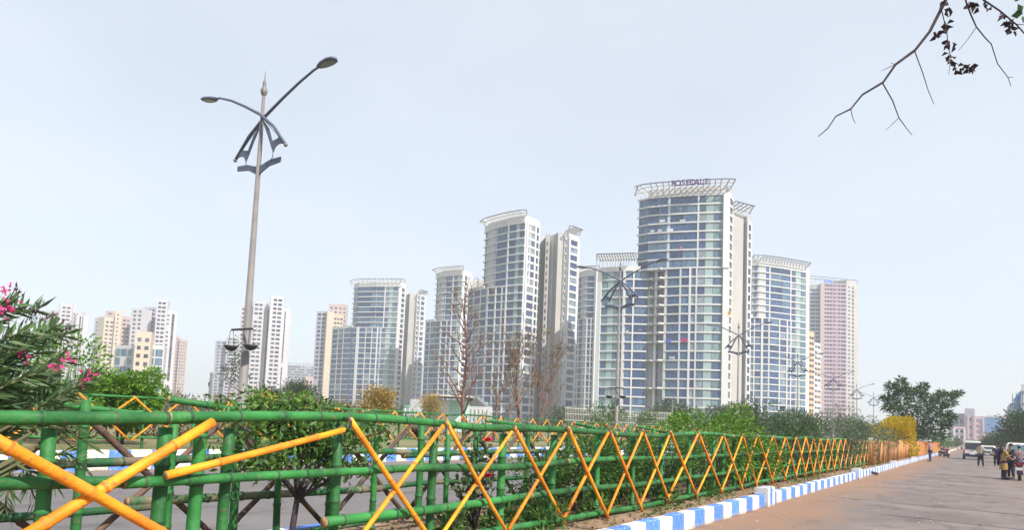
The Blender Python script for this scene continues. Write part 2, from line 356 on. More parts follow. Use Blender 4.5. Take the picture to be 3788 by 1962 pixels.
# --- near fence of the median
FX = -4.8
nf = thing('bamboo_fence', 'green bamboo fence with orange crossed braces along the striped kerb beside the near road', 'fence', (FX, 6, MZ), 'green and orange bamboo fences')
peaks = [YB(px, py, FX+.07) for px, py in ((1266, 1590), (1627, 1585), (1882, 1590), (2082, 1600), (2239, 1604), (2365, 1604), (2465, 1610), (2571, 1616), (2663, 1620), (2736, 1625), (2791, 1627), (2850, 1630))]
while peaks[-1] < 58: peaks.append(peaks[-1]+random.uniform(1.30, 1.62))
def lod(y): return 12 if y < 9 else 8 if y < 22 else 6
for row, (z, r) in enumerate(((1.545, .046), (1.135, .043), (.72, .046), (.37, .046))):
    y = (-.5, -.2, peaks[0]-.02, peaks[0]-.3)[row]; zz = z-(.03 if row == 0 else .02); j = 0
    while y < 60:
        ln = random.uniform(2.6, 3.6) if row else random.uniform(3.0, 4.2); y2 = min(y+ln, 60.5)
        z2 = z+random.uniform(-.022, .022)+(.012 if y > 12 else 0)
        X = FX+(.012 if j % 2 else -.012)+.03
        bamboo((X, y-.08, zz), (X, y2+.08, z2), r*random.uniform(.9, 1.08)*(1 if y < 30 else .9), lod(y), .40 if y < 25 else .6).build('rail', [M_green, M_cut, M_node], nf, True)
        y, zz, j = y2, z2, j+1
posts = [(330, 0), (620, 0), (722, 0), (830, .0), (1232, .02)]
pys = [YB(180, 1700, FX-.07), YB(595, 1700, FX-.07), YB(730, 1700, FX-.07), YB(845, 1700, FX-.07), YB(1245, 1700, FX-.07)]+[p+random.uniform(-.02, .12) for p in peaks[1:]]
pys += [(a+b_)/2+random.uniform(-.2, .2) for a, b_ in zip(peaks[8:], peaks[9:])]
for i, y in enumerate(sorted(pys)):
    h = 1.50+random.uniform(-.03, .04)
    bamboo((FX-.065+random.uniform(-.01, .01), y+random.uniform(-.02, .02), MZ-.15), (FX-.065, y+random.uniform(-.015, .015), h), random.uniform(.043, .054), lod(y), .36 if y < 25 else .5, .006).build('post', [M_green, M_cut, M_node], nf, True)
OX = FX+.105
def brace(p, q, r, parent, m=None, sides=None, X=OX, nm='brace'):
    return bamboo((X, p[0], p[1]), (X+.03, q[0], q[1]), r, sides or lod(min(p[0], q[0])), .5, .008, taper=.85).build(nm, [m or M_orange, M_cut, M_raw if m is M_raw else M_nodeo], parent, True)
def br_px(a, b_, r, X=OX):
    p, q = atX(*a, X), atX(*b_, X); return brace((p[1], p[2]), (q[1], q[2]), r, nf, X=X)
br_px((-120, 1575), (760, 2072), .041, OX+.05); br_px((0, 2040), (778, 1562), .040, OX)
br_px((612, 1762), (1262, 1592), .031, OX)
for i in range(len(peaks)-1):
    a, b_ = peaks[i], peaks[i+1]; rr = random.uniform(.024, .029)*(1 if a > 6 else 1.12)
    zt = 1.585; zb = .30+random.uniform(-.04, .05); ja, jb = (random.uniform(-.05, .05) for _ in '12')
    brace((a+.02, zt+random.uniform(-.01, .03)), (b_-.01+ja, zb-.03), rr*random.uniform(.92, 1.1), nf, X=OX+.03, m=M_orange if a < 32 else M_orange_far)
    brace((a+jb, zb+.02), (b_-.03, zt-random.uniform(.0, .06)), rr*.95, nf, m=M_orange if a < 32 else M_orange_far)
for y in peaks[:14]:                     # wire lashings where braces, rail and post cross
    b = MB()
    for k in range(3):
        a = random.uniform(-.03, .03); b.tube([(FX+.09+.085*math.cos(t), y+a+.018*math.sin(3*t), 1.545+.07*math.sin(t)) for t in np.linspace(0, 6.283, 11)], .004, 4)
    b.build('wire_tie', M_dark, nf)
# --- back fence of the median
BX = -6.2
bf = thing('bamboo_fence', 'worn bamboo fence with brown unpainted braces at the back of the planted median', 'fence', (BX, 6, MZ), 'green and orange bamboo fences')
bp0 = YB(330, 1600, BX); bpk = [bp0-1.42*k for k in (2, 1)][::1]+[bp0+1.42*k for k in range(36)]
for row, (z, r) in enumerate(((1.55, .04), (1.17, .042), (.78, .042), (.38, .04))):
    y = -1.5; j = 0
    while y < 50:
        ln = random.uniform(2.4, 3.3); y2 = y+ln
        if row == 0: za, zb = z+random.uniform(.08, .17), z-.04
        else: za, zb = z+random.uniform(-.03, .03), z+random.uniform(-.03, .03)
        worn = row > 0
        bamboo((BX-.05-.05*(row == 0), y-.25, za), (BX-.04, y2+.1, zb), r*(.8 if row == 0 else 1)*random.uniform(.85, 1.05), lod(y+3), .42).build('rail', [M_green_old if row else M_green, M_cut, M_node], bf, True)
        y = y2; j += 1
for y in bpk:
    for k in range(2):
        yy = y+.71*k+random.uniform(-.1, .1)
        if k and yy > 16: continue
        bamboo((BX, yy, MZ-.15), (BX+random.uniform(-.02, .02), yy+random.uniform(-.03, .03), random.uniform(1.58, 1.68) if k == 0 else random.uniform(1.40, 1.6)), random.uniform(.042, .055) if k == 0 else .04, lod(y+2), .36, .006).build('post', [M_green, M_cut, M_node], bf, True)
for a in bpk[:22]:
    brace((a, 1.56), (a+1.42, .34), .033, bf, M_raw, X=BX-.12)
    brace((a, .36), (a+1.40, 1.54), .031, bf, M_raw, X=BX-.15)
# --- fence beyond the far road
GX = -20.5
gf = thing('bamboo_fence', 'tall green bamboo fence with orange zigzag braces beyond the far carriageway', 'fence', (GX, 12, FZ), 'green and orange bamboo fences')
g0 = YB(482, 1463, GX); gpk = [g0+1.62*k for k in range(-5, 42)]
for row, (z, r) in enumerate(((1.98, .040), (1.60, .036), (.82, .036))):
    y = 2.
    while y < 78:
        y2 = y+random.uniform(3, 4.2)
        bamboo((GX+.03, y-.1, z+random.uniform(-.02, .02)), (GX+.03, y2+.1, z+random.uniform(-.02, .02)), r, 7, .6).build('rail', [M_green, M_cut, M_node], gf, True); y = y2
for i, y in enumerate(gpk):
    bamboo((GX-.05, y+.5, FZ-.15), (GX-.05, y+.5+random.uniform(-.03, .03), 1.96), .045, 7, .5, .005).build('post', [M_green, M_cut, M_node], gf, True)
    jy = random.uniform(-.12, .12)
    brace((y+jy, 2.0), (y+1.62, .74), .034, gf, sides=7, X=GX+.11)
    brace((y+.1, .74), (y+1.60+jy, 1.98), .032, gf, sides=7, X=GX+.08)
# --- upright orange palings further down the median
of = thing('paling_fence', 'fence of dense upright orange palings further down the median', 'fence', (FX, 62, MZ), 'green and orange bamboo fences')
for z in (1.5, .95, .5):
    bamboo((FX, 60.6, z), (FX, 150, z+.02), .04, 6, 3.).build('rail', [M_green, M_cut, M_node], of, True)
b = MB(); y = 60.8; i = 0
while y < 150:
    b_ = bamboo((FX+.07, y, MZ-.05), (FX+.09, y+random.uniform(-.12, .12), random.uniform(1.5, 1.72)), random.uniform(.022, .032), 5, 0, .004)
    y += random.uniform(.15, .42) if y < 90 else random.uniform(.3, .55)
    if y < 84: b_.build('paling', [random.choice((M_orange_far, M_paling)), M_cut, M_nodeo], of, True)
    else: b.add(b_.v, b_.f)
tag(b.build('paling', M_orange_far, of), kind='stuff')
# dense slanting palings just before them
b = MB(); ss = thing('paling_fence', 'stretch of crowded slanting brown and orange palings between braces and upright palings', 'fence', (FX, 45, MZ), 'green and orange bamboo fences')
y = 42.
while y < 60:
    s = random.uniform(.1, .5)*random.choice((-1, 1))
    bamboo((FX+.2, y-s, MZ), (FX+.22, y+s, random.uniform(1.35, 1.65)), .02, 5, 0, .006).build('paling', [M_paling, M_cut, M_nodeo], ss, True); y += random.uniform(.22, .42)
# ------------------------------------------------------------------ street lamps
def make_lamp(base):
    x, y, z = base; P = lambda a, h, d=0: (x+a, y+d, h)
    r = thing('street_lamp', 'tall twin-arm street lamp closest to us with hanging baskets on its pole', 'street lamp', base, 'street lamps beyond the far road')
    b = MB().tube([P(0, z), P(0, z+.5), P(0, z+.52), P(0, 13.05)], [.20, .19, .165, .058], 12); pole = b.build('pole', M_steel, r, True)
    MB().lathe([(.058, 13.03), (.075, 13.06), (.12, 13.16), (.125, 13.24), (.075, 13.36), (.05, 13.40), (.07, 13.46), (.06, 13.55), (.03, 13.62), (.012, 13.9), (.003, 14.0)], (x, y, 0), 10).build('finial', M_steel, pole, True)
    for s in (-1, 1):
        pts = [P(-s*1.45, 10.98, s*.12), P(-s*.8, 11.72, s*.12), P(0, 12.32, s*.12), P(s*.9, 12.80, s*.1), P(s*1.7, 13.18, s*.08), P(s*2.45, 13.45, s*.04), P(s*2.75, 13.50, 0)]
        a = MB().tube(pts, [.055, .058, .058, .05, .045, .04, .04], 8).build('arm', M_navy, r, True)
        MB().ball(P(-s*1.49, 10.93, s*.12), .075, 8).build('ball_end', M_steel, a, True)
        tl = math.radians(7)
        h = MB(); vs = []; 
        prof = [(-.36, .05, .05), (-.3, .11, .08), (-.1, .19, .11), (.2, .22, .12), (.42, .17, .09), (.5, .06, .05)]
        ring = []
        for (u, wd, th) in prof:
            for k in range(10):
                an = 2*math.pi*k/10; vx = u; vy = wd*math.cos(an); vz = th*max(math.sin(an), -.35)
                ring.append(P(s*(3.05+vx*math.cos(tl)), 13.53+vx*math.sin(tl)+vz, vy))
        h.add(ring, [(i*10+k, i*10+(k+1) % 10, (i+1)*10+(k+1) % 10, (i+1)*10+k) for i in range(5) for k in range(10)]+[tuple(range(10)), tuple(range(50, 60))])
        hd = h.build('lamp_head', M_navy, a, True)
        l = MB(); vs = [P(s*(3.15+.30*math.cos(t)), 13.515+.3*math.cos(t)*math.sin(tl)-.0, .155*math.sin(t)) for t in np.linspace(0, 2*math.pi, 14, endpoint=False)]
        l.add(vs+[(p[0], p[1], p[2]-.03) for p in vs], [tuple(range(14)), tuple(range(14, 28))]+[(i, (i+1) % 14, 14+(i+1) % 14, 14+i) for i in range(14)])
        l.build('lens', M_lens, a)
        # openwork wing under the lower end of the arm
        o = P(0, 0, s*.12); ux = (-s, 0, 0); uz = (0, 0, 1)
        W = MB()
        for poly in ([(.06, 12.25), (1.40, 11.0), (1.30, 11.02), (1.12, 11.25), (.62, 11.75)], [(.06, 12.25), (.55, 11.70), (.80, 11.18), (.86, 10.86), (.80, 10.88), (.52, 11.45)],
                     [(.80, 11.18), (1.12, 11.25), (1.38, 11.0), (1.15, 11.02), (.98, 10.95), (.86, 10.74), (.83, 10.86)]):
            W.plate(poly, o, ux, uz, .03)
        wg = W.build('wing_plate', M_navy, r)
        MB().tube([P(-s*.86, 10.76, s*.12), P(-s*.84, 10.62, s*.1), P(-s*.72, 10.55, s*.06), P(-s*.70, 10.44, 0)], .016, 5).build('hanger', M_navy, wg, True)
        MB().plate([(0, 10.02), (.16, 10.18), (.55, 10.36), (1.14, 10.42), (1.14, 10.60), (.6, 10.58), (.2, 10.46), (0, 10.44)], P(0, 0, 0), (s, 0, 0), uz, .05).build('bracket_plate', M_navy, r)
    cb = MB().box(P(0, 4.55, -.2), (1.12, .05, .07)).build('cross_bar', M_dark, r)
    for k, s in enumerate((-1, 1)):
        q = MB()
        c = P(s*.52, 0, -.2)
        q.lathe([(.02, 3.80), (.14, 3.83), (.22, 3.92), (.27, 3.99), (.25, 3.99), (.12, 3.9), (.01, 3.89)], c, 10)
        for d in (-.16, .12): q.tube([(c[0]+d, c[1], 3.98), (c[0]+d*.25*1.2+(.02 if d > 0 else -.05), c[1], 4.53)], .010, 5)
        q.build('hanging_basket', M_dark, r, True)
    return r
LY = [16.8+31.7*k for k in range(7)]
lamp0 = make_lamp((-21.5, LY[0], FZ-.05))
lab = [None, 'twin-arm street lamp standing in front of the tallest glass tower', 'twin-arm street lamp in front of the beige wing of the tallest tower',
       'twin-arm street lamp in front of the curved tower next to the orange low block', 'twin-arm street lamp in front of the pink high-rise', 'slim twin-arm lamp just beyond the one before the pink high-rise',
       'smallest twin-arm street lamp beside the big dark tree']
for k in range(1, 7):
    c = copy_tree(lamp0); c.location = (-21.5, LY[k], FZ-.05); c['label'] = lab[k]
for i, (px, py, D, h) in enumerate(((2487, 1540, 95, 5.2), (2700, 1560, 105, 4.))):
    p = atD(px, py, D); r = thing('lamp_post', ('thin pale lamp post among the shrubs before the tallest tower', 'thin short pale lamp post near the foot of the tallest tower')[i], 'lamp post', (p[0], p[1], FZ))
    MB().tube([(p[0], p[1], FZ), (p[0], p[1], FZ+h)], [.07, .045], 8).build('pole', M_steel, r, True)
    MB().box((p[0], p[1], FZ+h*.86), (.55, .05, .06)).build('cross_bar', M_steel, r)
    MB().lathe([(.04, FZ+h), (.1, FZ+h+.08), (.09, FZ+h+.2), (.02, FZ+h+.3)], (p[0], p[1], 0), 8).build('lantern', M_steel, r, True)
# ------------------------------------------------------------------ towers
T_white = mat('tower_white', (.64, .645, .66), (.56, .56, .575), rough=.6, scale=.15, detail=6, objrand=.05)
T_beige = mat('tower_beige', (.43, .415, .40), (.38, .365, .355), rough=.8, scale=.1, detail=6)
T_grey = mat('tower_grey', (.40, .41, .43), (.46, .46, .47), rough=.8, scale=.1, detail=6)
T_panel = mat('spandrel_panel', (.25, .34, .36), (.30, .39, .40), rough=.35, scale=.4, objrand=.12)
T_col = mat('round_column', (.42, .45, .52), (.48, .5, .56), rough=.5, scale=.2)
G_blue = mat_choice('balcony_glass', [(.03, .07, .17), (.045, .095, .21), (.06, .125, .215), (.025, .05, .12), (.09, .155, .24), (.04, .085, .19)], .08, .5, .45)
G_win = mat_choice('window_glass', [(.05, .08, .19), (.04, .06, .13), (.09, .14, .24), (.16, .22, .30), (.06, .11, .15), (.035, .05, .14), (.22, .26, .30)], .1, .5, .5)
G_green = mat_choice('green_glass', [(.08, .15, .21), (.12, .21, .24), (.06, .11, .20), (.18, .28, .29), (.13, .22, .25)], .1, .5, .45)
G_dark = mat_choice('dark_window', [(.03, .03, .07), (.05, .05, .09), (.02, .03, .06), (.10, .10, .14), (.06, .07, .10)], .2, .4, .3)
T_rib = mat('pergola_steel', (.52, .50, .46), (.44, .43, .42), rough=.6, scale=.5)
T_rim = mat('pergola_rim', (.10, .10, .16), (.13, .13, .2), rough=.5)
UNIT = MB().box((0, 0, 0), (1, 1, 1))
PANE = {m: UNIT.mesh('window', m) for m in (G_blue, G_win, G_green, G_dark, T_panel)}
PTYPE = {'b': (G_blue, 'window'), 'w': (G_win, 'window'), 'g': (G_green, 'window'), 'd': (G_dark, 'window'), 'p': (T_panel, 'panel')}
def facade(nodes, bulge=0., py=1250., inset=0.):
    """plan curve through (pixel column, distance); returns fn(px) -> xy and the end columns"""
    xs = [n[0] for n in nodes]; zs = [n[1] for n in nodes]
    def fn(px):
        z = np.interp(px, xs, zs); t = min(max((px-xs[0])/(xs[-1]-xs[0]), 0), 1)
        z -= bulge*math.sin(math.pi*t)**.8
        p = atD(px, py, z); return np.array([p[0], p[1]])
    fn.x0, fn.x1 = xs[0], xs[-1]
    return fn
def fY(x0, x1, Y, py=1560.):
    """front square to the road at distance Y"""
    xs = np.linspace(x0, x1, 9); return facade([(x, Y/ray(x, py)[1]) for x in xs], 0, py)
def letter(ch, size, ext, m, off):
    fc = bpy.data.curves.new('letter', 'FONT'); fc.body = ch; fc.size = size; fc.extrude = ext; fc.align_x = 'CENTER'; fc.offset = off
    t = bpy.data.objects.new('tmp', fc); COL.objects.link(t); dg = bpy.context.evaluated_depsgraph_get()
    me = bpy.data.meshes.new_from_object(t.evaluated_get(dg)); bpy.data.objects.remove(t); me.name = 'letter'; me.materials.clear(); me.materials.append(m)
    o = bpy.data.objects.new('letter', me); COL.objects.link(o); return o
def outw(a, b): d = nrm(b-a); return np.array([d[1], -d[0]]), math.atan2(d[1], d[0])
def section(T, fn, k0, k1, bays, mulls=(), bh=.5, bp=.4, z0=FZ, fh=3.17, bandmat=None, band=True, bx=None, hfrac=None, mull_mat=None, skip=0., npts=9):
    bandmat = bandmat or T_white
    x0, x1 = bx or (fn.x0, fn.x1)
    if band:
        pts = [fn(x) for x in np.linspace(x0, x1, npts)]
        fr, bk_ = [], []
        for i, p in enumerate(pts):
            n, _ = outw(pts[max(i-1, 0)], pts[min(i+1, npts-1)]); fr.append(p+n*bp); bk_.append(p-n*.25)
        o = (*pts[0], 0); me = MB().prism(fr+bk_[::-1], -bh/2, bh/2).mesh('floor_band', bandmat, False, o)
        for k in range(k0, k1+1): place('floor_band', me, T, (o[0], o[1], z0+k*fh))
    for (a, b_, ty, *hf) in bays:
        p, q = fn(a), fn(b_); n, rz = outw(p, q); c = (p+q)/2; wd = np.linalg.norm(q-p)
        m, nm = PTYPE[ty]; h = (hf[0]*fh if hf else fh-bh) if hfrac is None else hfrac*fh
        for k in range(k0, k1):
            if skip and random.random() < skip: continue
            zc = z0+(k+.5)*fh
            place(nm, PANE[m], T, (c[0]+n[0]*.02, c[1]+n[1]*.02, zc), rz, (wd*.99, .14 if band else .24, h))
    for (x, wd, pr, *mm) in mulls:
        p = fn(x); n, rz = outw(fn(x-2), fn(x+2)); za, zb = z0+k0*fh-bh/2, z0+k1*fh+bh/2
        place('mullion', PANEL_M(mm[0] if mm else T_white), T, (p[0]+n[0]*(pr/2-.1), p[1]+n[1]*(pr/2-.1), (za+zb)/2), rz, (wd, pr+.2, zb-za))
_pm = {}
def PANEL_M(m):
    if m not in _pm: _pm[m] = UNIT.mesh('mullion', m)
    return _pm[m]
def core(T, fn, z0, z1, deep, m, name='wall', px=None, npts=9, inset=.12):
    x0, x1 = px or (fn.x0, fn.x1); pts = [fn(x) for x in np.linspace(x0, x1, npts)]
    fr = []
    for i, p in enumerate(pts):
        n, _ = outw(pts[max(i-1, 0)], pts[min(i+1, npts-1)]); fr.append(p-n*inset)
    n, _ = outw(pts[0], pts[-1])
    return MB().prism(fr+[fr[-1]-n*deep, fr[0]-n*deep], z0, z1).build(name, m, T)
def pergola(T, fn, x0, x1, z, out=3.2, rise=1.8, back=3., nrib=18, posts=True, base=None):
    """curved roof trellis: rim, inner rail, ribs that lean out and up, thin posts"""
    N = 15; xs = np.linspace(x0, x1, N); rim, inn = [], []
    for x in xs:
        n, _ = outw(fn(x-3), fn(x+3)); p = fn(x); rim.append((*(p+n*out), z+rise)); inn.append((*(p-n*back), z))
    g = MB().tube(rim, .2, 5).build('pergola', T_rim, T)
    for f_ in (.35, .75):
        MB().tube([np.array(a)*(1-f_)+np.array(c)*f_ for a, c in zip(rim, inn)], .14, 4).build('purlin', T_rib, g)
    for x in np.linspace(x0, x1, nrib):
        n, _ = outw(fn(x-3), fn(x+3)); p = fn(x); a = np.array((*(p+n*out), z+rise)); c = np.array((*(p-n*back), z))
        MB().tube([a, c], .24, 4, ph=.78).build('rib', T_rib, g)
        if posts:
            q = a*.45+c*.55; MB().tube([q, (q[0], q[1], base if base is not None else z-2.2)], .09, 4).build('pergola_post', T_rib, g)
    return g
def parapet(T, fn, z, h, x0=None, x1=None, proud=.3, m=None, npts=9):
    x0 = x0 or fn.x0; x1 = x1 or fn.x1; pts = [fn(x) for x in np.linspace(x0, x1, npts)]; fr, bk_ = [], []
    for i, p in enumerate(pts):
        n, _ = outw(pts[max(i-1, 0)], pts[min(i+1, npts-1)]); fr.append(p+n*proud); bk_.append(p-n*.4)
    return MB().prism(fr+bk_[::-1], z, z+h).build('parapet', m or T_white, T)
def round_cols(T, fn, pxs, z0, z1, r=1.6, back=1.2):
    for x in pxs:
        p = fn(x); n, _ = outw(fn(x-3), fn(x+3)); c = p-n*back
        MB().tube([(c[0], c[1], z0), (c[0], c[1], z1)], r, 14).build('column', T_col, T, True)
def fdz(x, a): return np.interp(x, [n[0] for n in a], [n[1] for n in a])
FH = 3.17
def zk(k): return FZ+FH*k
# --- tallest tower, with the sign
def base_of(px, D): p = atD(px, 1600, D); return (p[0], p[1], FZ)
T1 = thing('apartment_tower', 'tallest blue glass tower with white floor bands and purple rooftop lettering', 'tower', base_of(2500, 250), 'glass residential towers')
up = facade([(2352, 258.5), (2390, 255), (2440, 253), (2520, 250.5), (2600, 248.5), (2676, 247)], 0.)
lo = facade([(2206, 261), (2300, 256.6), (2388, 255.5), (2392, 258), (2450, 256.2), (2454, 252), (2520, 249), (2600, 247), (2676, 246)], .0, 1400)
section(T1, up, 18, 26, [(2353, 2388, 'b'), (2391, 2428, 'b'), (2431, 2462, 'b'), (2467, 2518, 'b'), (2520, 2572, 'b'), (2577, 2602, 'w'), (2604, 2633, 'p'), (2635, 2672, 'g')],
        [(2575, .55, .4), (2465, .9, .1, T_col)], bx=(2348, 2677))
core(T1, up, zk(18), zk(26)+.5, 18, T_grey)
parapet(T1, up, zk(26)+.3, 2.6, 2386, 2678, .5)
section(T1, lo, 0, 18, [(2214, 2238, 'g'), (2240, 2261, 'p'), (2263, 2283, 'g'), (2286, 2297, 'b'), (2309, 2333, 'b'), (2337, 2385, 'b'), (2462, 2508, 'b'), (2512, 2544, 'b'), (2548, 2567, 'w'), (2573, 2598, 'w'), (2600, 2630, 'p'), (2632, 2666, 'g')],
        [(2300, .7, .5), (2335, .5, .45), (2510, .5, .4), (2546, .7, .5), (2570, .5, .45), (2285, .4, .3), (2422, .9, 2.2), (2456, .8, .3)], bx=(2212, 2388))
section(T1, lo, 0, 18, [(2396, 2416, 'w'), (2428, 2448, 'b')], [], band=False, bx=(2452, 2672), hfrac=.7)
section(T1, lo, 0, 18, [], bx=(2454, 2674))
for k in (2, 5, 8, 10, 11, 12, 13, 14, 15, 16, 17, 18):
    section(T1, lo, k, k, [], bx=(2386, 2456), bp=2.6, npts=3)
section(T1, lo, 0, 18, [], [(2209, 1.5, .7), (2679, 2.2, .75)], band=False)
section(T1, up, 18, 26, [], [(2679, 2.2, .9)], band=False)
core(T1, lo, -.3, zk(18), 20, T_grey, npts=21)
round_cols(T1, lo, (2403, 2440), 0, zk(18))
parapet(T1, lo, zk(18)+.3, 1.2, 2208, 2360, .3)
pg = pergola(T1, up, 2338, 2700, zk(26)+2.6, 4.0, 1.4, 2.2, 18)
lowp = facade([(2206, 262), (2390, 257)], 0, 1000)
pergola(T1, lowp, 2206, 2352, zk(18)+4.2, 2.5, 1.1, 4.0, 16, True, zk(18))
e1 = facade([(2684, 246.4), (2701, 252)], 0, 1400)          # narrow end with a column of balconies
section(T1, e1, 0, 26, [(2687, 2698, 'd')], [(2685, .8, .3), (2700, .8, .3)], bh=.9, bp=.35)
core(T1, e1, -.3, zk(26)+2.8, 14, T_beige)
e2 = facade([(2702, 252.5), (2744, 256)], 0, 1400)
core(T1, e2, -.3, zk(24)+2.5, 16, T_beige, 'wing_wall')
e3 = facade([(2745, 259), (2757, 259)], 0, 1400)
section(T1, e3, 0, 24, [(2748, 2753, 'd', .45)], band=False); core(T1, e3, -.3, zk(24)+1.5, 12, T_beige, 'wing_wall')
e4 = facade([(2757, 257), (2771, 260)], 0, 1400)
section(T1, e4, 0, 24, [(2759, 2769, 'd')], [(2757.5, .7, .3), (2770.5, .7, .3)], bh=.95, bp=.35); core(T1, e4, -.3, zk(24)+2.4, 12, T_beige, 'wing_wall')
pergola(T1, facade([(2700, 254), (2775, 259)], 0, 1000), 2702, 2778, zk(24)+3.6, 2.2, 1.4, 3.0, 6)
# small things out on its balconies
for px, py, w_, h_, c in ((2472, 1262, 1.9, 1.4, (.12, .16, .62)), (2530, 1260, 2.2, 1.3, (.45, .03, .17)), (2520, 917, .9, 1.0, (.7, .2, .35)), (2478, 852, 2.2, 1.1, (.75, .75, .78)), (2440, 855, 1.4, 1.0, (.7, .7, .74)), (2413, 857, 1.3, 1.2, (.72, .72, .76)), (2450, 818, 1.8, .8, (.75, .75, .76)), (2525, 816, 1.9, .5, (.75, .75, .78)), (2486, 1325, 2.0, .9, (.62, .6, .62)), (2320, 1228, .8, .9, (.7, .7, .7)), (2368, 1222, .9, .7, (.2, .25, .55)), (2697, 1160, .9, 1.4, (.75, .36, .04))):
    fn = up if py < 1000 else lo; x = px-6 if py < 1000 else px; D = fdz(x, [(2352, 260), (2676, 246)]) if py < 1000 else fdz(x, [(2206, 261), (2400, 256), (2460, 251.5), (2520, 248.6), (2676, 245.4)])
    p = atD(px, py, D-1.0); n, rz = outw(fn(x-3), fn(x+3))
    mm = mat('cloth_%d_%d' % (px, py), c, tuple(k*.8 for k in c), rough=.9, scale=2)
    g = MB(); N = 7
    for i in range(N):
        u0, u1 = (i/N-.5)*w_, ((i+1)/N-.5)*w_; s0, s1 = .08*math.sin(i*2.1), .08*math.sin((i+1)*2.1)
        g.plate([(u0, -h_/2+s0), (u1, -h_/2+s1), (u1, h_/2), (u0, h_/2)], (p[0]+n[0]*s0, p[1]+n[1]*s0, p[2]), (math.cos(rz), math.sin(rz), 0), (0, 0, 1), .04)
    g.build('laundry', mm, T1)
# --- sign
M_sign = mat('sign_purple', (.06, .015, .13), (.08, .02, .16), rough=.5)
sg = thing('rooftop_sign', 'purple ROSEDALE letters standing on the roof edge of the tallest tower', 'sign', (*up(2540), zk(26)+2.9))
pos = [2493, 2510, 2527.5, 2544, 2560.5, 2577, 2594, 2610]
tx = lambda c, s: (c, s)
for ch, px in zip('ROSEDALE', pos):
    o = letter(ch, 2.7, .2, M_sign, .035)
    q = atD(px, 700, 100); n, rz = outw(up(px-11), up(px-3)); p = up(px-7)+n*4.35
    o.rotation_euler = (math.pi/2, 0, rz); o.parent = sg; o.location = (p[0]-sg['_o'][0], p[1]-sg['_o'][1], -.62)
pa, pb = up(2480)+0, up(2612)+0
srl = MB().tube([(*(up(x)+outw(up(x-3), up(x+3))[0]*4.3), zk(26)+2.25) for x in (2482, 2520, 2560, 2608)], .07, 5).build('sign_rail', M_sign, sg)
# --- the other glass towers share its design
def glass_tower(label, upn, lon, upb, lob, ends, n=26, nlow=18, ub=0., lb=.3, umull=(), lmull=(), cols=(), colrange=None, py=1250, par=2.6, gt='glass residential towers', pr=(4, 4), pout=3., pnr=16, deep=18, cent=None):
    D0 = (upn[0][1]+upn[-1][1])/2
    T = thing('apartment_tower', label, 'tower', base_of((upn[0][0]+upn[-1][0])/2, D0), gt)
    u = facade(upn, ub, py); l = facade(lon, lb, py)
    section(T, u, nlow, n, upb, umull, bx=(u.x0-3, u.x1))
    core(T, u, zk(nlow), zk(n)+.4, deep, T_grey); parapet(T, u, zk(n)+.3, par)
    section(T, l, 0, nlow, lob, lmull)
    core(T, l, -.3, zk(nlow), deep, T_grey); round_cols(T, l, cols, 0, zk(nlow)-9, 1.5, -.5)
    parapet(T, l, zk(nlow)+.3, 1.0, l.x0, u.x0+2)
    pergola(T, u, u.x0-pr[0], u.x1+pr[1], zk(n)+par+.1, pout+.6, 1.4, 2.2, pnr)
    for e in ends:
        f = facade(e['n'], 0, py); top = zk(e.get('k', n))
        if e.get('b'): section(T, f, 0, e.get('k', n), e['b'], e.get('m', ()), bh=.9, bp=.35, band=e.get('band', True))
        core(T, f, -.3, top+e.get('dz', 2.6), e.get('deep', 12), e.get('mat', T_beige), 'wing_wall')
        if e.get('p'): pergola(T, f, f.x0-3, f.x1+4, top+e.get('dz', 2.6)+.8, 2.2, 1.2, 3., 7)
    return T, u, l
T2, u2, l2 = glass_tower('second tallest glass tower, behind the bare trees, with a beige rear wing', [(1780, 312), (1800, 305), (1866, 297), (1926, 292)], [(1724, 314), (1790, 303), (1860, 297), (1926, 292)],
    [(1781, 1822, 'b'), (1824, 1865, 'b'), (1869, 1893, 'b'), (1895, 1908, 'p'), (1910, 1925, 'w')],
    [(1726, 1747, 'b'), (1750, 1772, 'w'), (1775, 1797, 'b'), (1800, 1826, 'b'), (1829, 1850, 'w'), (1853, 1865, 'b'), (1869, 1893, 'w'), (1895, 1908, 'p'), (1910, 1925, 'w')],
    [dict(n=[(1928, 292), (1934, 292.5)], mat=T_white, dz=2.8, deep=6),
     dict(n=[(1935, 292.6), (1968, 297)], b=[(1938, 1963, 'w')], m=[(1936, .9, .35), (1966, 1., .35)], mat=T_white, dz=2.8),
     dict(n=[(1968, 297), (1982, 300)], b=[(1970, 1977, 'd')], m=[(1979, .8, .3)], mat=T_white, dz=2.8),
     dict(n=[(1983, 310), (2009, 313)], mat=T_grey, k=25), dict(n=[(2006, 306), (2021, 306)], b=[(2011, 2015, 'd', .45)], band=False, k=25),
     dict(n=[(2021, 311), (2052, 312)], b=[(2024, 2050, 'b', .3)], band=True, mat=T_grey, k=25),
     dict(n=[(2052, 303), (2077, 304)], k=25), dict(n=[(2078, 303), (2092, 304)], b=[(2080, 2090, 'd', .55)], m=[(2093, 1.2, .35)], mat=T_white, k=25),
     dict(n=[(2094, 302), (2130, 307)], b=[(2097, 2122, 'w')], m=[(2095, .8, .35), (2127, 1.4, .35)], mat=T_white, k=25, p=True)],
    umull=[(1823, .3, .2), (1867, .6, .45)], lmull=[(1748, .5, .4), (1773.5, .5, .4), (1798, .9, .4, T_col), (1828, .6, .5), (1851, .5, .4), (1867, .6, .5)], cols=(), pnr=18, deep=3.5)
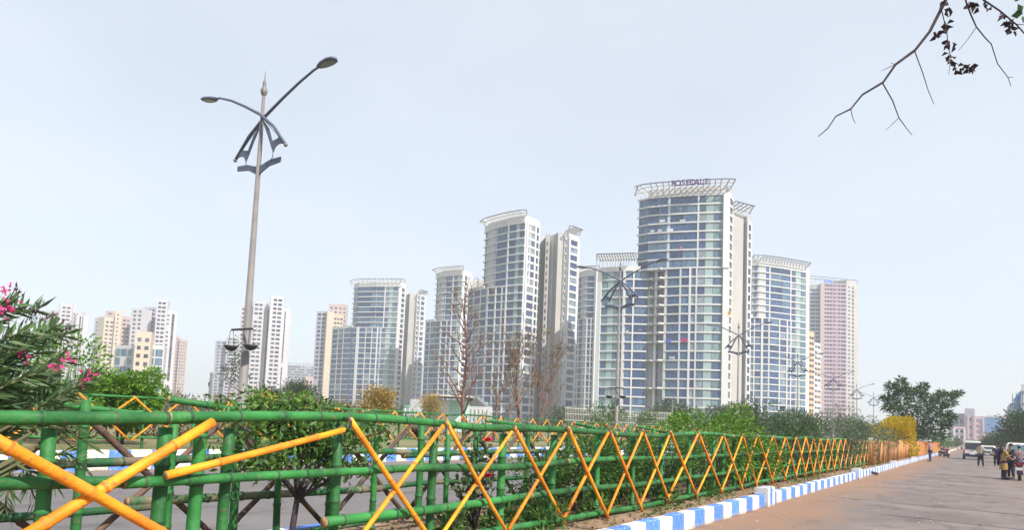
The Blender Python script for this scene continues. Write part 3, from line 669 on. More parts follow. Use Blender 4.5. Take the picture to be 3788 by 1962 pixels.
T2a, *_ = glass_tower('shorter-looking glass tower left of the bare trees, half behind its taller neighbour', [(1605, 416), (1625, 409), (1700, 402)], [(1572, 416), (1640, 405), (1700, 402)],
    [(1607, 1640, 'b'), (1642, 1666, 'b'), (1669, 1684, 'w'), (1685, 1699, 'p')], [(1574, 1590, 'b'), (1592, 1608, 'w'), (1611, 1628, 'b'), (1632, 1650, 'b'), (1653, 1665, 'w'), (1669, 1684, 'w'), (1685, 1699, 'p')],
    [dict(n=[(1702, 402), (1709, 403)], mat=T_white, deep=6), dict(n=[(1709, 403), (1736, 409)], b=[(1711, 1722, 'd'), (1726, 1733, 'd')], m=[(1724, .8, .35), (1735, .9, .3)], mat=T_white), dict(n=[(1737, 412), (1790, 417)], mat=T_beige, k=25)],
    umull=[(1641, .3, .2), (1667.5, .6, .45)], lmull=[(1591, .5, .4), (1630, 1.1, .5), (1651, .5, .4), (1667, .6, .5)], pnr=16, deep=7)
T3, u3, l3 = glass_tower('glass tower left of centre above the autumn tree, with lower wing towards the cream block', [(1300, 460), (1318, 452), (1380, 448.5), (1467, 446)], [(1228, 466), (1300, 453), (1380, 448.5), (1467, 446)],
    [(1301, 1316, 'b'), (1319, 1366, 'b'), (1367, 1414, 'b'), (1418, 1430, 'w'), (1432, 1444, 'p'), (1446, 1464, 'g')],
    [(1230, 1250, 'b'), (1253, 1270, 'w'), (1273, 1296, 'b'), (1300, 1322, 'b'), (1326, 1352, 'b'), (1354, 1374, 'w'), (1377, 1394, 'b'), (1398, 1406, 'w'), (1410, 1424, 'g'), (1425, 1442, 'p'), (1444, 1464, 'g')],
    [dict(n=[(1467, 446), (1474, 447)], mat=T_white, deep=6, dz=3), dict(n=[(1474, 447), (1491, 453)], b=[(1476, 1488, 'd')], m=[(1474.5, .9, .3), (1490, .9, .3)], mat=T_white, dz=3),
     dict(n=[(1491, 462), (1508, 464)], mat=T_grey, k=25), dict(n=[(1508, 456), (1536, 458)], k=25, dz=1.), dict(n=[(1536, 456), (1546, 457)], b=[(1538.5, 1543.5, 'd', .55)], m=[(1546, 1.2, .35)], mat=T_white, k=25, dz=1.),
     dict(n=[(1547, 456), (1567, 461)], b=[(1550, 1562, 'w')], m=[(1548, .8, .3), (1565.5, 1., .3)], mat=T_white, k=25, dz=1., p=True)],
    umull=[(1416, .6, .45)], lmull=[(1251.5, .5, .4), (1271.5, .5, .4), (1324, 1.6, .8), (1353, .5, .4), (1375.5, .5, .4), (1396, .8, .5), (1408, .6, .5)], pnr=14, pr=(12, 20), deep=7)
T4, u4, l4 = glass_tower('curved glass tower just right of the tallest tower, before the pink high-rise', [(2781, 352), (2800, 351), (2890, 356), (2982, 363)], [(2770, 352), (2850, 352), (2982, 362)],
    [(2791, 2844, 'b'), (2847, 2890, 'b'), (2892, 2920, 'b'), (2924, 2940, 'w'), (2942, 2960, 'p'), (2962, 2980, 'g')],
    [(2771, 2788, 'w'), (2791, 2812, 'b'), (2822, 2842, 'b'), (2846, 2880, 'b'), (2883, 2908, 'w'), (2911, 2921, 'w'), (2925, 2941, 'w'), (2943, 2960, 'p'), (2962, 2980, 'g')],
    [dict(n=[(2982, 362), (2994, 366)], mat=T_white, dz=2.8)], ub=.4, lb=.4, umull=[(2845, .8, .2, T_col), (2922, .6, .45)], lmull=[(2789.5, .5, .4), (2818, .9, .6), (2844, .8, .3, T_col), (2881, .6, .5), (2909, .7, .5), (2923, .6, .5)], pnr=20, pr=(4, 6))
T5, u5, l5 = glass_tower('narrow glass tower squeezed between the two tallest towers', [(2132, 383), (2160, 377), (2204, 374)], [(2118, 384), (2160, 377), (2204, 374)],
    [(2136, 2170, 'b'), (2172, 2200, 'b')], [(2120, 2140, 'b'), (2143, 2168, 'b'), (2171, 2184, 'w'), (2186, 2198, 'b')], [dict(n=[(2200, 373), (2214, 374)], mat=T_white)], n=25, lmull=[(2141, .5, .4), (2170, .7, .5), (2185, .5, .4)], pnr=12)
# ------------------------------------------------------------------ plastered housing blocks
R_white = mat('plaster_white', (.56, .54, .58), (.49, .47, .51), rough=.85, scale=.08, detail=6)
R_cream = mat('plaster_cream', (.56, .48, .38), (.50, .44, .36), rough=.85, scale=.08, detail=6)
R_pinkb = mat('plaster_pink_beige', (.46, .36, .35), (.42, .335, .33), rough=.85, scale=.08, detail=6)
R_greyb = mat('plaster_blue_grey', (.34, .35, .44), (.40, .40, .47), rough=.85, scale=.08, detail=6)
R_pink = mat('plaster_pink', (.33, .19, .275), (.38, .23, .31), rough=.85, scale=.06, detail=6)
R_orange = mat('plaster_orange', (.66, .42, .26), (.6, .4, .28), rough=.85, scale=.1)
R_conc = mat('raw_concrete', (.30, .31, .36), (.36, .36, .40), rough=.9, scale=.2)
def block(T, L, Mx, R, ytop, wins_l=(), wins_r=(), m=R_white, m2=None, z0=FZ, fh=3., py=1300, deep=10, k0=0, cap=0., skip=.02, name='wall', ledge=True):
    """housing block seen at its corner: columns (px, distance) of left edge, corner, right edge; windows as (f0,f1,type,height)"""
    zt = atD(Mx[0], ytop, Mx[1])[2] if ytop > 400 else ytop
    nf_ = int((zt-z0-1)/fh)
    for (A, B, wins, mm) in ((L, Mx, wins_l, m), (Mx, R, wins_r, m2 or m)):
        if A is None or B is None or abs(A[0]-B[0]) < .5: continue
        f = facade([A, B], 0, py); core(T, f, -.3, zt, deep, mm, name, npts=2, inset=0)
        if wins: section(T, f, k0, nf_, [(A[0]+(B[0]-A[0])*a, A[0]+(B[0]-A[0])*c, ty, h) for a, c, ty, h in wins], band=False, fh=fh, z0=z0+(zt-z0-nf_*fh)*.5, skip=skip)
    return zt
def resi(label, group='plastered housing blocks', px=0, D=500, cat='building', name='apartment_block'):
    return thing(name, label, cat, base_of(px, D), group)
w2 = lambda *fr: [(a, b, 'd', h) for a, b, h in fr]
B1 = resi('white housing block behind the pink-flowered bush', px=250, D=545)
block(B1, None, (150, 560), (210, 556), 1148, [], w2((.1, .25, .5), (.45, .6, .5), (.75, .88, .5)), R_white)
block(B1, (205, 546), (207, 545), (254, 548), 1120, [], w2((.2, .45, .42), (.55, .85, .42)), R_white)
block(B1, None, (254, 551), (285, 552), 1150, [], w2((.2, .35, .4), (.6, .78, .4)), R_white)
block(B1, None, (272, 549), (316, 556), 1162, [], w2((.25, .38, .95), (.48, .56, .95)), R_white)
B2 = resi('cream housing block with a taller stair tower, beside the white blocks', px=410, D=530)
block(B2, None, (340, 560), (375, 560), 1175, [], w2((.2, .5, .4), (.6, .85, .4)), R_greyb)
block(B2, (352, 531), (376, 527), (418, 532), 1171, [], w2((.15, .4, .4), (.55, .8, .4)), R_cream)
block(B2, None, (415, 529), (440, 531), 1146, [], w2((.3, .55, .3)), R_cream)
block(B2, None, (378, 540), (416, 541), 1148, [], w2((.3, .6, .3)), R_pinkb, k0=18)
block(B2, None, (440, 534), (474, 538), 1168, [], w2((.15, .45, .4), (.6, .85, .4)), R_pinkb)
B3 = resi('tall white housing block behind the cream office with blue glass', px=570, D=520)
block(B3, None, (474, 525), (518, 524), 1138, [], w2((.2, .42, .45), (.62, .84, .45)), R_white)
block(B3, None, (518, 536), (565, 536), 1132, [], w2((.1, .3, .5), (.4, .6, .5), (.72, .9, .5)), R_greyb)
block(B3, None, (566, 518), (606, 520), 1106, [], w2((.15, .42, .5), (.52, .85, .5)), R_white)
block(B3, None, (604, 522), (646, 528), 1148, [], w2((.12, .3, .4), (.52, .74, .95)), R_white)
B4 = resi('slim brick-pink housing block at the right end of the left cluster', px=675, D=700)
block(B4, None, (645, 690), (662, 692), 1242, [], w2((.3, .7, .35)), R_pinkb)
block(B4, None, (662, 688), (692, 692), 1256, [], w2((.12, .3, .35), (.42, .58, .35), (.7, .85, .35)), R_pinkb)
B3b = resi('cream office with blue glass bands in front of the tall white block', px=520, D=330)
block(B3b, None, (497, 328), (556, 330), 1224, [], [(.15, .38, 'd', .45), (.62, .88, 'd', .45)], R_cream, fh=3.6)
block(B3b, None, (425, 340), (497, 336), 1278, [], [(.05, .3, 'g', .8), (.34, .62, 'g', .8), (.66, .9, 'g', .8)], R_white, fh=4.)
block(B3b, None, (556, 336), (608, 338), 1276, [], [(.06, .3, 'g', .8), (.38, .9, 'b', .8)], R_white, fh=4.)
B5 = resi('hazy blue-grey housing block beside the foot of the closest lamp pole', px=840, D=690)
block(B5, None, (795, 700), (838, 700), 1260, [], w2((.15, .4, .4), (.55, .85, .4)), R_greyb)
block(B5, None, (836, 692), (880, 696), 1246, [], w2((.1, .4, .4), (.5, .9, .4)), R_greyb)
block(B5, None, (783, 720), (795, 720), 1380, [], [], R_greyb)
B6 = resi('tall white housing block just right of the closest lamp pole', px=980, D=505)
block(B6, None, (880, 516), (930, 516), 1126, [], w2((.12, .3, .4)), R_white)
block(B6, (924, 508), (926, 507), (966, 509), 1112, [], w2((.12, .45, .45), (.55, .85, .45)), R_white)
block(B6, None, (962, 520), (992, 521), 1126, [], [(.55, .95, 'g', .9)], R_greyb)
block(B6, None, (988, 505), (1036, 508), 1091, [], w2((.25, .5, .5), (.6, .9, .5)), R_white)
block(B6, None, (1034, 510), (1068, 516), 1138, [], [(.28, .4, 'd', .95)], R_white)
B7 = resi('unfinished bare concrete frame building between white block and cream block', px=1115, D=900)
for i in range(15):
    f = facade([(1062, 900), (1160, 905)], 0, 1400)
    if zk(i) > 66: break
    section(B7, f, i, i, [], bh=.5, bp=1.2, bandmat=R_conc, npts=2)
section(B7, f, 0, 20, [(1062+8*k, 1068+8*k, 'd', .55) for k in range(12)], [], band=False, skip=.25)
core(B7, f, -.3, zk(20), 14, R_conc, npts=2)
for k in range(14):
    p = f(1064+7*k); MB().box((p[0], p[1], zk(20)+random.uniform(.6, 2.4)), (.6, .6, 4.)).build('column', R_conc, B7)
B7b = resi('small pink building at the foot of the cream block', px=1140, D=420)
block(B7b, None, (1113, 420), (1136, 421), 1424, [], w2((.3, .7, .5)), R_pinkb); block(B7b, None, (1136, 416), (1166, 418), 1396, [], w2((.15, .4, .5), (.6, .85, .5)), R_pinkb)
B8 = resi('cream housing block with pinkish top, left of the glass tower', px=1220, D=520)
block(B8, None, (1163, 524), (1202, 522), 1150, [], w2((.15, .42, .5), (.55, .9, .5)), R_greyb)
block(B8, None, (1202, 518), (1226, 520), 1150, [], [], R_cream)
block(B8, None, (1206, 534), (1274, 536), 1121, [], w2((.1, .2, .4), (.35, .45, .4), (.6, .7, .4), (.82, .92, .4)), R_pinkb)
block(B8, None, (1226, 526), (1264, 528), 1162, [], w2((.1, .3, .4), (.4, .6, .4), (.7, .9, .4)), R_cream)
B9 = resi('low orange and white balconied block between the curved tower and the pink high-rise', px=3015, D=400)
block(B9, None, (2990, 394), (3012, 398), 1225, [], [(.2, .5, 'd', .45), (.6, .9, 'd', .45)], R_orange, deep=5)
block(B9, None, (3012, 398), (3036, 404), 1266, [], [(.12, .42, 'd', .45), (.55, .9, 'd', .45)], R_white, deep=4)
for k in range(0, 17, 1):
    f = facade([(3012, 398), (3036, 404)], 0, 1400)
    section(B9, f, k, k, [], bh=.7, bp=.7, bandmat=R_orange if k % 5 in (2, 3) else R_white, npts=2, fh=3.)
B10 = resi('tall pink high-rise with regular window rows and a rooftop frame', px=3090, D=560, group='glass residential towers', name='apartment_tower', cat='tower')
f = facade([(3038, 556), (3131, 556)], 0, 1350); core(B10, f, -.3, atD(3085, 1045, 556)[2], 18, R_pink, npts=2, inset=0)
nk_ = 39; zz0 = FZ
section(B10, f, 0, nk_, [(3050, 3056, 'd', .4), (3059, 3067, 'd', .42), (3070, 3078, 'd', .42), (3083, 3090, 'd', .42), (3100, 3107, 'd', .42), (3112, 3128, 'd', .4)], [(3041, 3., .4, R_pinkb)], bh=.4, bp=.25, fh=3.03, bandmat=T_white, npts=2)
f = facade([(2994, 562), (3037, 560)], 0, 1350); core(B10, f, -.3, atD(3020, 1050, 562)[2], 14, T_grey, npts=2)
section(B10, f, 0, 38, [(2998, 3015, 'b'), (3017, 3034, 'b')], [(3036, 1.6, .6, T_rim)], bh=1.0, bp=.5, fh=3.03, npts=2)
f = facade([(3131, 557), (3174, 566)], 0, 1350); core(B10, f, -.3, atD(3150, 1036, 562)[2], 14, T_beige, npts=2, inset=0)
section(B10, f, 0, 39, [(3137, 3144, 'd', .35), (3152, 3158, 'd', .6)], [], band=False, fh=3.03)
zt = atD(3085, 1045, 556)[2]
f = facade([(2996, 556), (3174, 566)], 0, 1300)
rt_ = MB()
for dz in (3.2, 5.2):
    rt_.tube([(*f(2996), zt+dz), (*f(3085), zt+dz+.1), (*f(3174), zt+dz)], .25, 4)
rf = rt_.build('rooftop_frame', T_rim, B10)
for x in range(3000, 3176, 16): MB().tube([(*f(x), zt-1.), (*f(x), zt+5.2)], .2, 4).build('frame_post', T_rib, rf)
M_sblue = mat('sign_blue', (.05, .16, .62), (.07, .2, .66), rough=.5)
sg2 = thing('rooftop_sign', 'blue letters on the roof of the pink high-rise', 'sign', (*f(3065), zt+.2))
for ch, px in zip('AIR', (3052, 3061, 3070)):
    o = letter(ch, 4.6, .2, M_sblue, .1)
    n, rz = outw(f(px-3), f(px+3)); p = f(px)+n*.6; o.rotation_euler = (math.pi/2, 0, rz); o.parent = sg2; o.location = (p[0]-sg2['_o'][0], p[1]-sg2['_o'][1], .0)
MB().box((*f(3061), zt+.1), (8, .3, .3), outw(f(3058), f(3064))[1]).build('sign_rail', T_rib, sg2)
# --- end of the road: pink commercial building, blue-netted building at the right edge
B11 = resi('wide pink commercial building with a big blue panel at the end of the road', px=3620, D=330, group='buildings at the end of the road', name='commercial_building')
R_mall = mat('mall_pink', (.55, .40, .44), (.62, .47, .50), rough=.8, scale=.2); R_mall2 = mat('mall_grey', (.42, .40, .48), (.48, .46, .52), rough=.8, scale=.2)
M_bpanel = mat('blue_panel', (.16, .30, .56), (.2, .34, .58), rough=.4, scale=.3)
f = fY(3508, 3570, 395); core(B11, f, -.2, atD(3540, 1528, 331)[2], 30, R_mall2, npts=2, inset=0)
section(B11, f, 0, 4, [(3528, 3546, 'w', .6), (3549, 3566, 'w', .6)], [(3527, .6, .5), (3547.5, .6, .5), (3568, .8, .5)], fh=3.2, npts=2)
f = fY(3528, 3568, 383); core(B11, f, -.2, atD(3540, 1578, 322)[2], 8, R_mall, npts=2, inset=0)
section(B11, f, 0, 3, [(3532, 3546, 'w', .35), (3552, 3564, 'w', .35)], [(3529, .8, .6), (3548, .6, .4), (3567, .8, .6)], fh=2.6, bandmat=R_mall, npts=2)
f = fY(3569, 3606, 386); core(B11, f, -.2, atD(3590, 1512, 325)[2], 26, R_mall2, npts=2, inset=0)
section(B11, f, 1, 4, [(3584, 3592, 'd', .3)], [(3582, .8, .4, R_mall), (3604, .8, .4, R_mall)], band=False, fh=3.4)
f = fY(3606, 3738, 395); core(B11, f, -.2, atD(3620, 1541, 332)[2], 30, R_mall, npts=2, inset=0)
section(B11, f, 0, 5, [], [(3608, .6, .4), (3638, .6, .4), (3716, .6, .4)], bh=.5, bp=.3, fh=2.5, bandmat=R_mall2, npts=2)
f = fY(3642, 3710, 387); a, c = f(3642), f(3710); n, rz = outw(a, c); z0_, z1_ = atD(3676, 1606, 327)[2], atD(3676, 1547, 327)[2]
MB().box((*((a+c)/2), (z0_+z1_)/2), (np.linalg.norm(c-a), .5, z1_-z0_), rz).build('billboard_panel', M_bpanel, B11)
for x in range(3650, 3738, 9):
    p = f(x) ; MB().tube([(*p, z1_), (*(f(x+4)), z1_+1.2), (*(f(x+8)), z1_)], .15, 4).build('roof_truss', T_rib, B11)
B12 = resi('unfinished building wrapped in blue netting with rods on top at the right edge', px=3770, D=190, group='buildings at the end of the road', name='building_site')
M_net = mat('blue_netting', (.12, .25, .55), (.17, .33, .62), rough=.8, scale=.5, detail=6)
M_net2 = mat('pale_netting', (.36, .50, .60), (.42, .54, .62), rough=.8, scale=.5, detail=6)
for (x0, x1, yt, m, D) in ((3729, 3742, 1514, R_mall, 200), (3736, 3766, 1498, M_net2, 195), (3762, 3800, 1468, M_net, 193), (3776, 3900, 1452, M_net, 190)):
    f = fY(x0, x1, D*1.2); core(B12, f, -.2, atD((x0+x1)/2, yt, D)[2], 18, m, npts=2, inset=0)
    section(B12, f, 0, int(atD(x0, yt, D)[2]/3.), [], bh=.35, bp=.2, fh=3., bandmat=R_conc, npts=2)
for x, yt in ((3743, 1455), (3757, 1448), (3768, 1476), (3778, 1430), (3784, 1428)):
    p = f(min(x, 3900)) if x > 3776 else atD(x, 1560, 194)[:2]; a = atD(x, yt, 194)[2]
    MB().tube([(p[0], p[1], a-8), (p[0]+.3, p[1], a)], .12, 4).build('rod', T_rib, B12)
# --- teal site office and its wall, railing of the towers' compound
M_teal = mat('teal_paint', (.33, .56, .50), (.42, .62, .56), rough=.7, scale=.6); M_wh2 = mat('white_sheet', (.66, .68, .70), (.58, .6, .64), rough=.7, scale=2, detail=3, stretch=(3, 1, .3))
M_pale = mat('pale_roof', (.62, .55, .56), (.56, .52, .53), rough=.7); M_shut = mat('shutter_grey', (.13, .15, .16), (.17, .18, .19), rough=.6)
s = resi('single-storey teal site office with a pale overhanging roof near the bare trees', px=1650, D=98, group='site sheds beyond the far fence', name='site_office')
f = facade([(1624, 97), (1662, 95)], 0, 1500); core(s, f, 0, atD(1640, 1481, 96)[2], 6, M_teal, npts=2, inset=0)
f2 = facade([(1662, 95), (1722, 99)], 0, 1500); core(s, f2, 0, atD(1690, 1484, 97)[2], 5.9, M_wh2, npts=2, inset=0)
a = f(1650); section(s, f, 0, 1, [(1646, 1657, 'd')], [], band=False, z0=1.7, fh=1.7, hfrac=.42)
c = f(1660); MB().box((c[0]-.3, c[1]+1.5, atD(1670, 1470, 97)[2]), (5.2, 7.5, .18), .5).build('roof', M_pale, s)
wl = resi('long pale teal boundary wall at the foot of the site office', px=1560, D=101, cat='wall', group='site sheds beyond the far fence', name='boundary_wall')
f = facade([(1495, 104), (1624, 100)], 0, 1500); core(wl, f, 0, atD(1560, 1500, 102)[2], .25, M_teal, npts=2, inset=0)
section(wl, f, 0, 1, [], [(x, .3, .25, M_wh2) for x in range(1500, 1624, 16)], band=False, z0=.5, fh=2.6)
h_ = resi('white hoarding sheets beside a grey tent roof behind the bare tree trunks', px=1780, D=96, cat='hoarding', group='site sheds beyond the far fence', name='hoarding')
f = facade([(1726, 97), (1820, 96)], 0, 1500); core(h_, f, 0, atD(1770, 1505, 96)[2], .2, M_wh2, npts=2, inset=0)
section(h_, f, 0, 1, [], [(x, .12, .1, T_rib) for x in range(1730, 1820, 15)], band=False, z0=.5, fh=2.8)
a, c = f(1728), f(1778); n, rz = outw(a, c); zt = atD(1750, 1504, 96)[2]
MB().plate([(0, 0), (2.6, 0), (1.0, 1.3), (0, 1.4)], (a[0]-n[0]*1., a[1]-n[1]*1., zt+.02), (math.cos(rz), math.sin(rz), 0), (0, 0, 1), 2.).build('tent_roof', M_shut, h_)
rl = thing('railing', 'pale steel railing of the tower compound behind the far shrubs', 'railing', base_of(2300, 120))
f = facade([(2090, 118), (2560, 128)], 0, 1540); zr = atD(2300, 1522, 122)[2]
for dz in (0, -.9, -1.9, -3.): MB().tube([(*f(2090), zr+dz), (*f(2325), zr+dz), (*f(2560), zr+dz)], .05, 4).build('rail', T_rib, rl)
for x in np.arange(2092, 2560, 6.): p = f(x); MB().tube([(*p, FZ-.1), (*p, zr+.25)], .04, 4).build('baluster', T_rib, rl)
# ------------------------------------------------------------------ plants
def leafmat(name, cols, rough=.5, transl=.25): return mat(name, cols[0], rough=rough, island=cols, transl=transl, spec=.35)
L_ole = leafmat('leaf_oleander', [(.035, .085, .025), (.07, .14, .05), (.12, .20, .08), (.05, .11, .045), (.16, .21, .11)])
L_bright = leafmat('leaf_bright', [(0.049, 0.139, 0.012), (0.098, 0.230, 0.016), (0.164, 0.312, 0.029), (0.074, 0.172, 0.016)])
L_mid = leafmat('leaf_mid', [(0.029, 0.090, 0.016), (0.066, 0.156, 0.025), (0.123, 0.230, 0.041), (0.041, 0.107, 0.025)])
L_dark = leafmat('leaf_dark', [(.015, .05, .02), (.035, .09, .03), (.06, .13, .04), (.09, .11, .04)])
L_grey = leafmat('leaf_greygreen', [(.05, .09, .05), (.10, .14, .08), (.15, .19, .11), (.07, .11, .06)])
L_yellow = leafmat('leaf_yellow', [(.46, .31, .005), (.62, .43, .008), (.50, .38, .01), (.30, .26, .015)])
L_dry = leafmat('leaf_dry', [(.30, .19, .06), (.36, .27, .09), (.22, .15, .07), (.20, .20, .06)])
L_autumn = leafmat('leaf_autumn', [(.32, .22, .03), (.40, .24, .06), (.24, .22, .03), (.34, .18, .07)])
L_brown = leafmat('leaf_dead', [(.16, .10, .06), (.22, .15, .08), (.12, .12, .05), (.28, .2, .1)])
L_rose = leafmat('leaf_rose', [(.03, .07, .025), (.06, .11, .035), (.09, .13, .05), (.07, .05, .03)])
L_far = leafmat('leaf_far', [(.05, .08, .05), (.08, .11, .06), (.10, .13, .07)])
M_pinkf = leafmat('petal_pink', [(.80, .06, .30), (.85, .14, .42), (.72, .04, .22)], .6, .35)
M_redf = leafmat('petal_red', [(.72, .01, .06), (.80, .03, .10), (.62, .01, .04)], .6, .3)
M_bud = leafmat('flower_buds', [(.20, .03, .12), (.12, .03, .10), (.26, .06, .16)], .6, .2)
M_bark = mat('bark_grey', (.13, .085, .065), (.21, .145, .115), rough=.9, scale=9, detail=6, bump=.8, bscale=25, stretch=(1, 1, .3))
M_barkr = mat('bark_reddish', (.24, .13, .105), (.15, .09, .08), rough=.9, scale=6, detail=6, bump=.6, bscale=20, stretch=(1, 1, .3))
M_barkd = mat('bark_dark', (.035, .025, .035), (.06, .045, .05), rough=.9, scale=8, bump=.6)
M_stem = mat('green_stem', (.10, .13, .05), (.14, .10, .06), rough=.8, scale=6)
def leaves(pos, dirs, ln, wd, fold=.25, droop=0.):
    """a mesh of folded leaf blades: base, two edges, tip"""
    pos = np.asarray(pos, float); d = np.asarray(dirs, float); d = d/np.linalg.norm(d, axis=1, keepdims=True); N = len(pos)
    ln = np.broadcast_to(ln, N)*rng.uniform(.7, 1.25, N); wd = np.broadcast_to(wd, N)*rng.uniform(.75, 1.2, N)
    r = rng.normal(size=(N, 3)); r[:, 2] += .0; s = np.cross(d, r); s /= np.linalg.norm(s, axis=1, keepdims=True)+1e-9
    u = np.cross(s, d); L = ln[:, None]; Wd = wd[:, None]
    dz = np.zeros((N, 3)); dz[:, 2] = -droop
    b = pos; l = pos+d*L*.45+s*Wd*.5+u*Wd*fold+dz*L*.4; t = pos+d*L+dz*L; q = pos+d*L*.45-s*Wd*.5+u*Wd*fold+dz*L*.4
    V = np.stack([b, l, t, q], 1).reshape(-1, 3); k = np.arange(N)[:, None]*4
    Fq = np.concatenate([k+np.array([[0, 1, 2]]), k+np.array([[0, 2, 3]])], 1).reshape(-1, 3)
    return V, Fq
def leaf_obj(name, chunks, m, parent, org):
    Vs, Fs, o = [], [], 0
    for V, Fq in chunks: Vs.append(V); Fs.append(Fq+o); o += len(V)
    V = np.concatenate(Vs)-np.asarray(org)
    ob = bpy.data.objects.new(name, fast_mesh(name, V, np.concatenate(Fs), m)); COL.objects.link(ob); ob.parent = parent
    if parent is None: ob.location = org
    else: ob.location = np.asarray(org)-np.asarray(parent['_o'])
    return ob
def blob_points(c, r, n, clumps=14, spread=.42, shell=.55):
    """points gathered in clumps near the surface of an uneven ellipsoid"""
    c = np.asarray(c, float); r = np.asarray(r, float)
    d = rng.normal(size=(clumps, 3)); d /= np.linalg.norm(d, axis=1, keepdims=True)
    rad = rng.uniform(shell, 1., clumps)[:, None]; cc = d*rad; sz = rng.uniform(.6, 1.15, clumps)
    k = rng.integers(0, clumps, n); e = rng.normal(size=(n, 3)); e /= np.linalg.norm(e, axis=1, keepdims=True)
    rr = rng.uniform(.3, 1., n)**.5
    p = cc[k]+e*(rr*spread*sz[k])[:, None]
    out = p*.8+e*.6
    P = c+p*r; P[:, 2] = np.maximum(P[:, 2], c[2]-r[2]*.98)
    return P, out
def bush(name, label, cat, base, r, h, n, ln, wd, m, z_lo=.0, clumps=16, spread=.42, group=None, up=.4, stem=True, fold=.25, droop=.0, bark=None, shell=.5, extra=None, nstem=7):
    """shrub: stems from one foot, leaf blades in clumps"""
    T = thing(name, label, cat, base, group); bx, by, bz = base
    c = (bx, by, bz+z_lo+(h-z_lo)/2); rr = (r[0], r[1], (h-z_lo)/2)
    P, D = blob_points(c, rr, n, clumps, spread, shell); D = D+np.array([0, 0, up])+rng.normal(size=D.shape)*.35
    leaf_obj('foliage', [leaves(P, D, ln, wd, fold, droop)], m, T, base)
    if stem:
        b = MB()
        for i in range(nstem):
            q = P[rng.integers(0, n)]; f = np.array(base)+np.array([random.uniform(-.08, .08)*r[0], random.uniform(-.08, .08)*r[1], 0]); mid = f*.5+q*.5+np.array([0, 0, .12*h])
            b.tube([f, mid, q], [.014*h+.006, .009*h+.004, .004], 5)
        b.build('stem', bark or M_bark, T, True)
    return T
def branch_tree(base, height, trunk_r, seed, lean=(0, 0), levels=3, nb=5, spread=.8, first=.35, up=.35, wig=.08, segs=6, decay=.62, bmin=.008, n0=None):
    """limbs as tubes; returns mesh builder and twig tips"""
    rs = np.random.default_rng(seed); b = MB(); tips = []
    def grow(p, d, ln, r, lev):
        pts, rad = [p], [r]; q = p.copy(); dd = d.copy()
        for i in range(segs):
            dd = nrm(dd+rs.normal(size=3)*wig+np.array([0, 0, up*.12])); q = q+dd*ln/segs; pts.append(q.copy()); rad.append(max(r*(1-.75*(i+1)/segs), bmin*.6))
        b.tube(pts, rad, 8 if lev == 0 else 5 if lev == 1 else 4)
        if lev >= levels: tips.append((pts[-1], dd)); tips.append((pts[-3], dd)); return
        k = nb if lev else (n0 or nb+3)
        for j in range(k):
            t = first+(1-first)*(j+rs.uniform(.1, .9))/k if lev == 0 else rs.uniform(.25, 1.)
            i = min(int(t*segs), segs-1); pp = pts[i]+(pts[i+1]-pts[i])*(t*segs-i)
            a = rs.uniform(0, 6.283) if lev else j*2.4+rs.uniform(-.5, .5)
            side = np.array([math.cos(a), math.sin(a), 0]); side = nrm(side-dd*side.dot(dd)*.8)
            nd = nrm(dd*(1-spread*.75)+side*spread+np.array([0, 0, up*.5]))
            grow(pp, nd, ln*decay*rs.uniform(.65, 1.1)*(1-.35*t if lev == 0 else 1), max(rad[i]*.55, bmin), lev+1)
        tips.append((pts[-1], dd))
    grow(np.array(base, float), nrm(np.array([lean[0], lean[1], 1.])), height, trunk_r, 0)
    return b, tips
def leafy_tree(name, label, base, height, trunk_r, seed, n_per, ln, wd, m, bark=None, group=None, rad=.5, cat='tree', droop=.1, **kw):
    T = thing(name, label, cat, base, group); b, tips = branch_tree(base, height, trunk_r, seed, **kw)
    b.build('trunk', bark or M_bark, T, True)
    P, D = [], []
    for p, d in tips:
        e = rng.normal(size=(n_per, 3)); P.append(p+e*rad*np.array([1, 1, .7])); D.append(e*.8+d*.6+rng.normal(size=(n_per, 3))*.4)
    leaf_obj('crown', [leaves(np.concatenate(P), np.concatenate(D), ln, wd, .2, droop)], m, T, base)
    return T
# --- oleander with pink flowers at the left, in the median
OB = np.array([-5.6, 1.25, MZ])
ol = thing('oleander', 'oleander shrub with pink flowers leaning into the picture at its left edge', 'shrub', tuple(OB))
st = MB(); LV = []; FP, FD, BP, BD = [], [], [], []
def oleander_shoot(p0, p1, n, ln=.15, wd=.026, whorl=3):
    p0, p1 = np.array(p0, float), np.array(p1, float); mid = (p0+p1)/2+np.array([0, 0, .06])+rng.normal(size=3)*.03
    pts = [p0, (p0+mid)/2+rng.normal(size=3)*.01, mid, (mid+p1)/2+rng.normal(size=3)*.01, p1]; st.tube(pts, [.012, .01, .008, .006, .004], 6)
    P, D = [], []
    ax = nrm(p1-p0)
    for i in range(n):
        t = .22+.78*(i/(n-1))**.9; k = t*4; j = min(int(k), 3); q = pts[j]+(pts[j+1]-pts[j])*(k-j); a0 = rng.uniform(0, 6.28)
        for w_ in range(whorl):
            a = a0+w_*2*math.pi/whorl; s = nrm(np.cross(ax, (.2, .5, 1.))); u = np.cross(s, ax)
            P.append(q); D.append(ax*(.55+.5*t)+(s*math.cos(a)+u*math.sin(a))*.9)
    LV.append(leaves(P, D, ln, wd, .12, .12))
def px5(px, py, X=-5.45): return atX(px, py, X)
targets = [(40, 1130), (130, 1150), (95, 1225), (200, 1215), (240, 1240), (30, 1250), (150, 1300), (230, 1330), (60, 1350), (300, 1410), (260, 1440), (180, 1420), (110, 1440), (20, 1420), (330, 1400), (-60, 1150), (-90, 1260), (-40, 1340), (-120, 1400), (60, 1480), (170, 1490), (-30, 1480), (240, 1500), (-10, 1190), (120, 1380), (200, 1370), (70, 1290), (10, 1320), (145, 1240)]
